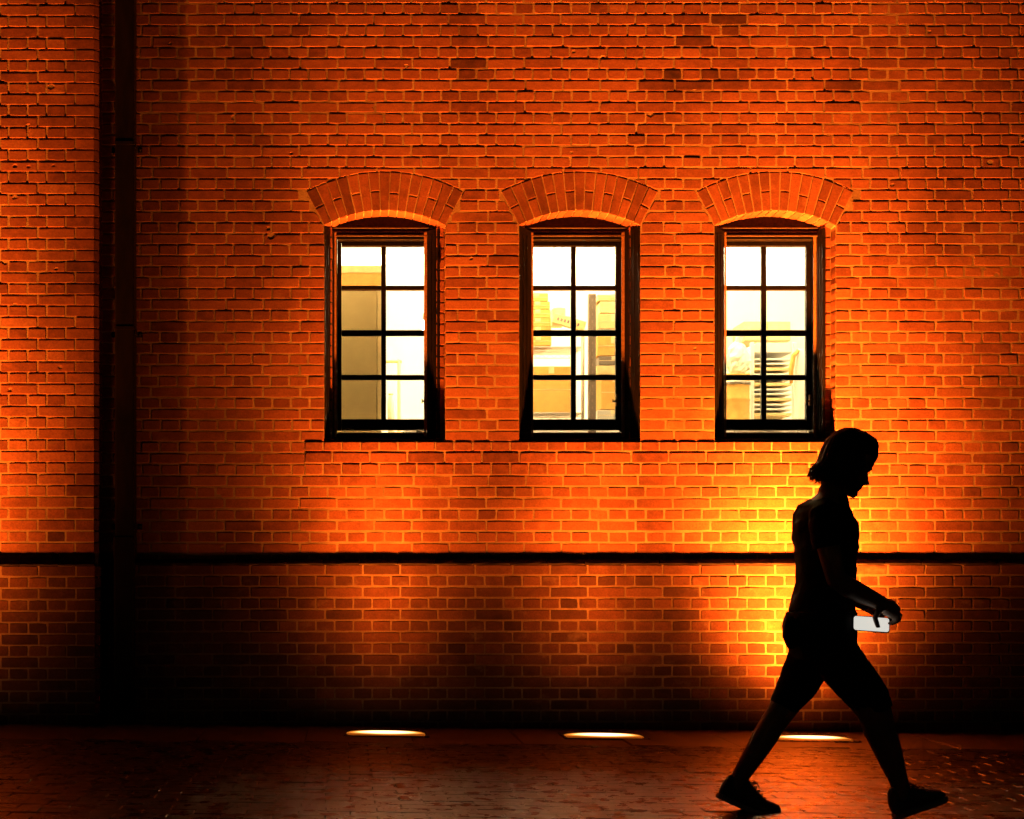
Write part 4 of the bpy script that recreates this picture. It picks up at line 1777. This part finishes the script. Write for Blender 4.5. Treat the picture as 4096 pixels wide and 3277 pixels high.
# legs: near leg (right) forward, far leg (left) behind
ND, FD = -0.085, 0.085
near = [(3322, 2580, .085), (3352, 2640, .088), (3420, 2730, .085), (3480, 2810, .078), (3505, 2870, .066), (3518, 2925, .062), (3545, 2985, .058), (3568, 3050, .049), (3592, 3115, .039), (3606, 3165, .034), (3604, 3205, .034)]
far = [(3262, 2580, .085), (3240, 2650, .086), (3205, 2720, .076), (3160, 2790, .064), (3122, 2850, .056), (3085, 2905, .053), (3052, 2960, .052), (3012, 3025, .045), (2974, 3085, .038), (2950, 3128, .034), (2940, 3165, .034)]
NEARP = [Q(x, y, ND) for x, y, r_ in near]
FARP = [Q(x, y, FD) for x, y, r_ in far]
body.tube(NEARP, [r_ for _, _, r_ in near], 16)
body.tube(FARP, [r_ for _, _, r_ in far], 16)

# arms: near arm bent forward with the phone, far arm close to the body
SH = Q(3296, 2062, -0.155)
EL = Q(3345, 2318, -0.185)
WR = Q(3522, 2412, -0.150)
body.tube([Q(3296, 2050, -0.12), SH, Q(3305, 2150, -0.185), Q(3325, 2240, -0.190), EL, Q(3395, 2350, -0.185), Q(3455, 2380, -0.170), WR, Q(3535, 2420, -0.148)],
          [0.050, 0.052, 0.047, 0.043, 0.041, 0.043, 0.038, 0.031, 0.030], 14)
EL2 = Q(3340, 2318, 0.185)
WR2 = Q(3478, 2428, 0.10)
body.tube([Q(3296, 2050, 0.12), Q(3296, 2062, 0.155), Q(3305, 2150, 0.185), Q(3322, 2240, 0.188), EL2, Q(3375, 2362, 0.175), Q(3430, 2400, 0.14), WR2, Q(3494, 2436, 0.092)],
          [0.050, 0.052, 0.046, 0.042, 0.039, 0.039, 0.033, 0.026, 0.026], 14)


def chain(pts, r0, r1, n=8):
    k = len(pts)
    body.tube(pts, [r0 + (r1 - r0) * i / (k - 1) for i in range(k)], n)


# near hand: palm above the phone, fingers curling down behind it, thumb across the front
hy = -0.148
palm = [Q(3528, 2419, hy), Q(3556, 2432, hy), Q(3584, 2454, hy)]
body.tube(palm, [0.030, 0.037, 0.028], 12, flat=1.25, side=(0, 1, 0))
for i, (dx, dy_, L) in enumerate(((0, -0.026, 0.9), (6, -0.009, 1.0), (4, 0.009, 0.97), (-2, 0.026, 0.8))):
    chain([Q(3576, 2446, hy + dy_), Q(3596 + dx, 2462, hy + dy_), Q(3590 + dx * 0.8, 2480 + 4 * L, hy + dy_ * 0.9 + 0.008), Q(3568 + dx, 2488 + 5 * L, hy + dy_ * 0.7 + 0.018), Q(3546, 2490 + 6 * L, hy + dy_ * 0.6 + 0.024)], 0.0115, 0.008)
chain([Q(3540, 2424, hy - 0.022), Q(3512, 2446, hy - 0.036), Q(3500, 2472, hy - 0.026), Q(3508, 2496, hy - 0.020), Q(3514, 2512, hy - 0.017)], 0.0135, 0.0100)
# far hand steadying the phone from behind
hy2 = 0.085
body.tube([Q(3490, 2432, hy2), Q(3510, 2442, hy2 - 0.02), Q(3532, 2454, hy2 - 0.04)], [0.027, 0.031, 0.027], 12, flat=1.2)
for i, dy_ in enumerate((-0.026, -0.009, 0.009, 0.026)):
    chain([Q(3528, 2450, hy2 - 0.04 + dy_), Q(3552, 2458, hy2 - 0.06 + dy_), Q(3566, 2468, hy2 - 0.09 + dy_), Q(3562, 2484, hy2 - 0.115 + dy_)], 0.0105, 0.0075)
chain([Q(3505, 2412, hy2 - 0.04), Q(3514, 2438, hy2 - 0.075), Q(3520, 2458, hy2 - 0.10)], 0.0115, 0.008)


def remesh(mb_, name, mat, voxel, parent, smooth_it=4, folds=0.0):
    me = mb_.mesh(name + '_base', mat)
    bm = bmesh.new()
    bm.from_mesh(me)
    bmesh.ops.recalc_face_normals(bm, faces=bm.faces)
    bm.to_mesh(me)
    bm.free()
    tmp = bpy.data.objects.new(name + '_tmp', me)
    COL.objects.link(tmp)
    md = tmp.modifiers.new('r', 'REMESH')
    md.mode = 'VOXEL'
    md.voxel_size = voxel
    sm = tmp.modifiers.new('s', 'SMOOTH')
    sm.iterations = smooth_it
    sm.factor = 0.5
    dg = bpy.context.evaluated_depsgraph_get()
    res = bpy.data.meshes.new_from_object(tmp.evaluated_get(dg))
    bpy.data.objects.remove(tmp)
    res.name = name
    res.materials.clear()
    res.materials.append(mat)
    for p in res.polygons:
        p.use_smooth = True
    off = FOOT
    if folds:
        from mathutils import noise as mn
        nv = [v.normal.copy() for v in res.vertices]
        for v, nn in zip(res.vertices, nv):
            q_ = Vector((v.co.x * 9 + v.co.z * 6, v.co.y * 9, v.co.z * 15 - v.co.x * 9))
            v.co += nn * (folds * (mn.noise(q_) * 1.2 + mn.noise(q_ * 2.3) * 0.5))
    res.transform(Matrix.Translation(-off))
    return place(name, res, parent)


remesh(body, 'body', M['skin'], 0.0055, person, 5)

# shirt with short sleeves
sh_ = MB()
sh_.loft(torso_rings([r_ for r_ in TORSO if 2000 < r_[2] < 2460], 0.010))
for sgn, el in ((-1, EL), (1, EL2)):
    sh_.tube([Q(3296, 2045, sgn * 0.10), Q(3296, 2066, sgn * 0.158), Q(3303, 2130, sgn * 0.183), Q(3314, 2190, sgn * 0.190)], [0.060, 0.063, 0.060, 0.062], 16)
sh_.loft([ell(Q(3292, 2020).x, PY0, Q(0, 2024).z, 0.098, 0.135, 24), ell(Q(3310, 1985).x, PY0, Q(0, 1988).z, 0.070, 0.080, 24, 0.15)])
remesh(sh_, 'shirt', M['shirt'], 0.007, person, 3, 0.006)

# knee-length loose shorts
so = MB()
so.loft(torso_rings([r_ for r_ in TORSO if r_[2] > 2420], 0.014))
so.tube([Q(3322, 2560, ND), Q(3352, 2640, ND), Q(3420, 2725, ND), Q(3480, 2800, ND), Q(3506, 2850, ND)], [0.096, 0.099, 0.094, 0.082, 0.070], 18)
so.tube([Q(3262, 2560, FD), Q(3238, 2650, FD), Q(3200, 2720, FD), Q(3158, 2790, FD), Q(3132, 2832, FD)], [0.096, 0.095, 0.084, 0.070, 0.060], 18)
so.tube([Q(3165, 2470, -0.1), Q(3160, 2540, -0.12), Q(3170, 2590, -0.1)], [0.02, 0.03, 0.02], 8)
remesh(so, 'shorts', M['shorts'], 0.008, person, 3, 0.004)


# shoes
def shoe(heel, toe, dyn, name='shoe', bend=0.0):
    """heel and toe: ground-contact ends of the sole (photo px), on the plane dyn"""
    h, t_ = Q(*heel, dyn), Q(*toe, dyn)
    ax = (t_ - h)
    L = ax.length
    ax.normalize()
    up = Vector((-ax.z, 0, ax.x))
    t0 = empty(name, (0, 0, 0), person)

    def pt(u, v, w):
        # the toe part bends at the ball
        b = 0.0
        if bend and u > 0.68 * L:
            d = u - 0.68 * L
            return h + ax * (0.68 * L) + up * v + (ax * math.cos(bend) + up * math.sin(bend)) * d + Vector((0, w, 0)) - up * 0 - FOOT
        return h + ax * u + up * v + Vector((0, w, 0)) - FOOT
    up_rows = [(0.00, 0.020, 0.080, 0.024), (0.03, 0.018, 0.108, 0.034), (0.10, 0.018, 0.124, 0.040), (0.22, 0.018, 0.130, 0.042), (0.32, 0.018, 0.126, 0.043), (0.42, 0.018, 0.110, 0.045), (0.55, 0.018, 0.090, 0.048), (0.70, 0.018, 0.074, 0.050), (0.84, 0.018, 0.062, 0.047), (0.94, 0.018, 0.050, 0.037), (1.0, 0.020, 0.030, 0.016)]
    m = MB()
    rr = []
    for (u, z0, z1, w) in up_rows:
        ring = []
        for i in range(14):
            a0 = 2 * math.pi * i / 14
            v = (z0 + z1) / 2 + (z1 - z0) / 2 * math.sin(a0)
            k_ = 1.0 if math.sin(a0) < 0 else (0.72 if z1 > 0.09 else 0.9)
            ring.append(pt(u * L, v, w * k_ * math.cos(a0)))
        rr.append(ring)
    m.loft(rr)
    m.build('upper', M['shoe'], t0, smooth=True, recalc=True)
    m = MB()
    rr = []
    for (u, w) in ((-0.01, 0.022), (0.03, 0.035), (0.12, 0.041), (0.3, 0.040), (0.5, 0.044), (0.7, 0.051), (0.86, 0.048), (0.96, 0.036), (1.015, 0.016)):
        rr.append([pt(u * L, 0.0, -w), pt(u * L, 0.0, w), pt(u * L, 0.020, w * 1.02), pt(u * L, 0.024, 0), pt(u * L, 0.020, -w * 1.02)])
    m.loft(rr)
    m.build('sole', M['sole'], t0, recalc=True)
    m = MB()
    for i in range(5):
        u = (0.40 + 0.065 * i) * L
        zt_ = 0.116 - 0.0100 * i
        m.tube([pt(u, zt_ - 0.012, -0.030), pt(u + 0.004, zt_, -0.012), pt(u + 0.008, zt_ + 0.004, 0), pt(u + 0.004, zt_, 0.012), pt(u, zt_ - 0.012, 0.030)], 0.0035, 6)
    m.tube([pt(0.40 * L, 0.108, -0.01), pt(0.44 * L, 0.125, -0.03), pt(0.48 * L, 0.112, -0.045)], 0.003, 6)
    m.tube([pt(0.40 * L, 0.108, 0.01), pt(0.45 * L, 0.128, 0.02), pt(0.49 * L, 0.115, 0.035)], 0.003, 6)
    m.build('lace', M['lace'], t0)
    return t0


shoe((3580, 3276), (3786, 3200), ND)
shoe((2868, 3192), (3105, 3296), FD, bend=R(22))

# hair: a cap over the skull and many locks falling to a jagged bob
hm = MB()
HC, HRX, HRY, HRZ = (-0.014, 0.142), 0.101, 0.087, 0.107


def hair_ring(z, grow=0.0):
    q = max(0.0, 1 - ((z - HC[1]) / HRZ) ** 2) ** 0.5
    qb = 1.0 if z < HC[1] else q
    xb = HC[0] - (HRX + grow) * qb + max(0.0, 0.10 - z) * 0.25
    xf = HC[0] + (HRX + grow) * q
    if z < 0.175:
        k_ = min(1.0, (0.175 - z) / 0.045)
        xf = xf * (1 - k_) + 0.012 * k_
    return xf, xb, (HRY + grow) * (q if z > HC[1] else 0.93 + 0.07 * q)


rings = []
for i in range(18):
    z = 0.052 + (0.2487 - 0.052) * (1 - (1 - i / 17) ** 1.5)
    xf, xb, w = hair_ring(z)
    rings.append([head_pt((xf + xb) / 2 + (xf - xb) / 2 * math.cos(2 * math.pi * k_ / 28), w * math.sin(2 * math.pi * k_ / 28), z) - FOOT for k_ in range(28)])
hm.loft(rings)
rh = random.Random(17)
for i in range(900):
    ang = rh.uniform(0.33 * math.pi, 1.67 * math.pi)          # round the sides and back
    c_, s_ = math.cos(ang), math.sin(ang)
    grow = rh.uniform(-0.003, 0.004)
    pts = []
    for z in (0.243, 0.228, 0.200, 0.160, 0.118, 0.070):
        xf, xb, w = hair_ring(min(z, 0.2475), grow)
        xm, xr = (HC[0], HC[0] - xb)
        if z > HC[1]:
            xm, xr = (xf + xb) / 2, (xf - xb) / 2
        pts.append(head_pt(xm + xr * c_, w * s_, z + rh.uniform(-0.002, 0.002)))
    L = rh.uniform(0.020, 0.085)
    back = max(0.0, -c_)
    tip = pts[-1] + Vector((-0.022 * back - rh.uniform(0.0, 0.010), rh.uniform(-0.006, 0.006), -L * 0.75 - 0.008))
    end = tip + Vector((-rh.uniform(0.002, 0.018) * back, 0, -rh.uniform(0.0, 0.012)))
    r_ = rh.uniform(0.0018, 0.0042)
    hm.tube([p - FOOT for p in pts + [tip, end]], [r_ * 0.5, r_ * 0.8, r_, r_, r_, r_, r_ * 0.7, 0.0005], 5)
for i in range(90):
    s_ = rh.uniform(-1, 1)
    pts = [head_pt(-0.01, 0.03 * s_, 0.2465), head_pt(0.038, 0.052 * s_, 0.234), head_pt(0.066 - 0.012 * s_ * s_, 0.064 * s_, 0.212),
           head_pt(0.083 - 0.022 * s_ * s_, 0.073 * s_, 0.180), head_pt(0.086 - 0.03 * s_ * s_, 0.078 * s_, 0.150 + rh.uniform(-0.012, 0.008))]
    r_ = rh.uniform(0.0025, 0.0045)
    hm.tube([p - FOOT for p in pts], [r_ * 0.6, r_, r_, r_ * 0.9, 0.0005], 5)
hm.build('hair', M['hair'], person, smooth=True)

# phone in the hand
pc = Q(3484, 2497, -0.148)
ph = empty('phone', pc)
ph.rotation_euler = (R(-8), R(4), R(4))
tag(ph, "small white glowing phone in the walking person's hand", 'phone')
m = MB()
m.box(-0.077, 0.077, -0.0035, 0.0045, -0.0315, 0.0315, 0.003)
m.build('case', M['phone'], ph)
m = MB()
ol = rrect(0.073, 0.0280, 0.010)
m.prism(ol, -0.0048, -0.0036)
m.build('screen', M['screen'], ph, recalc=True)
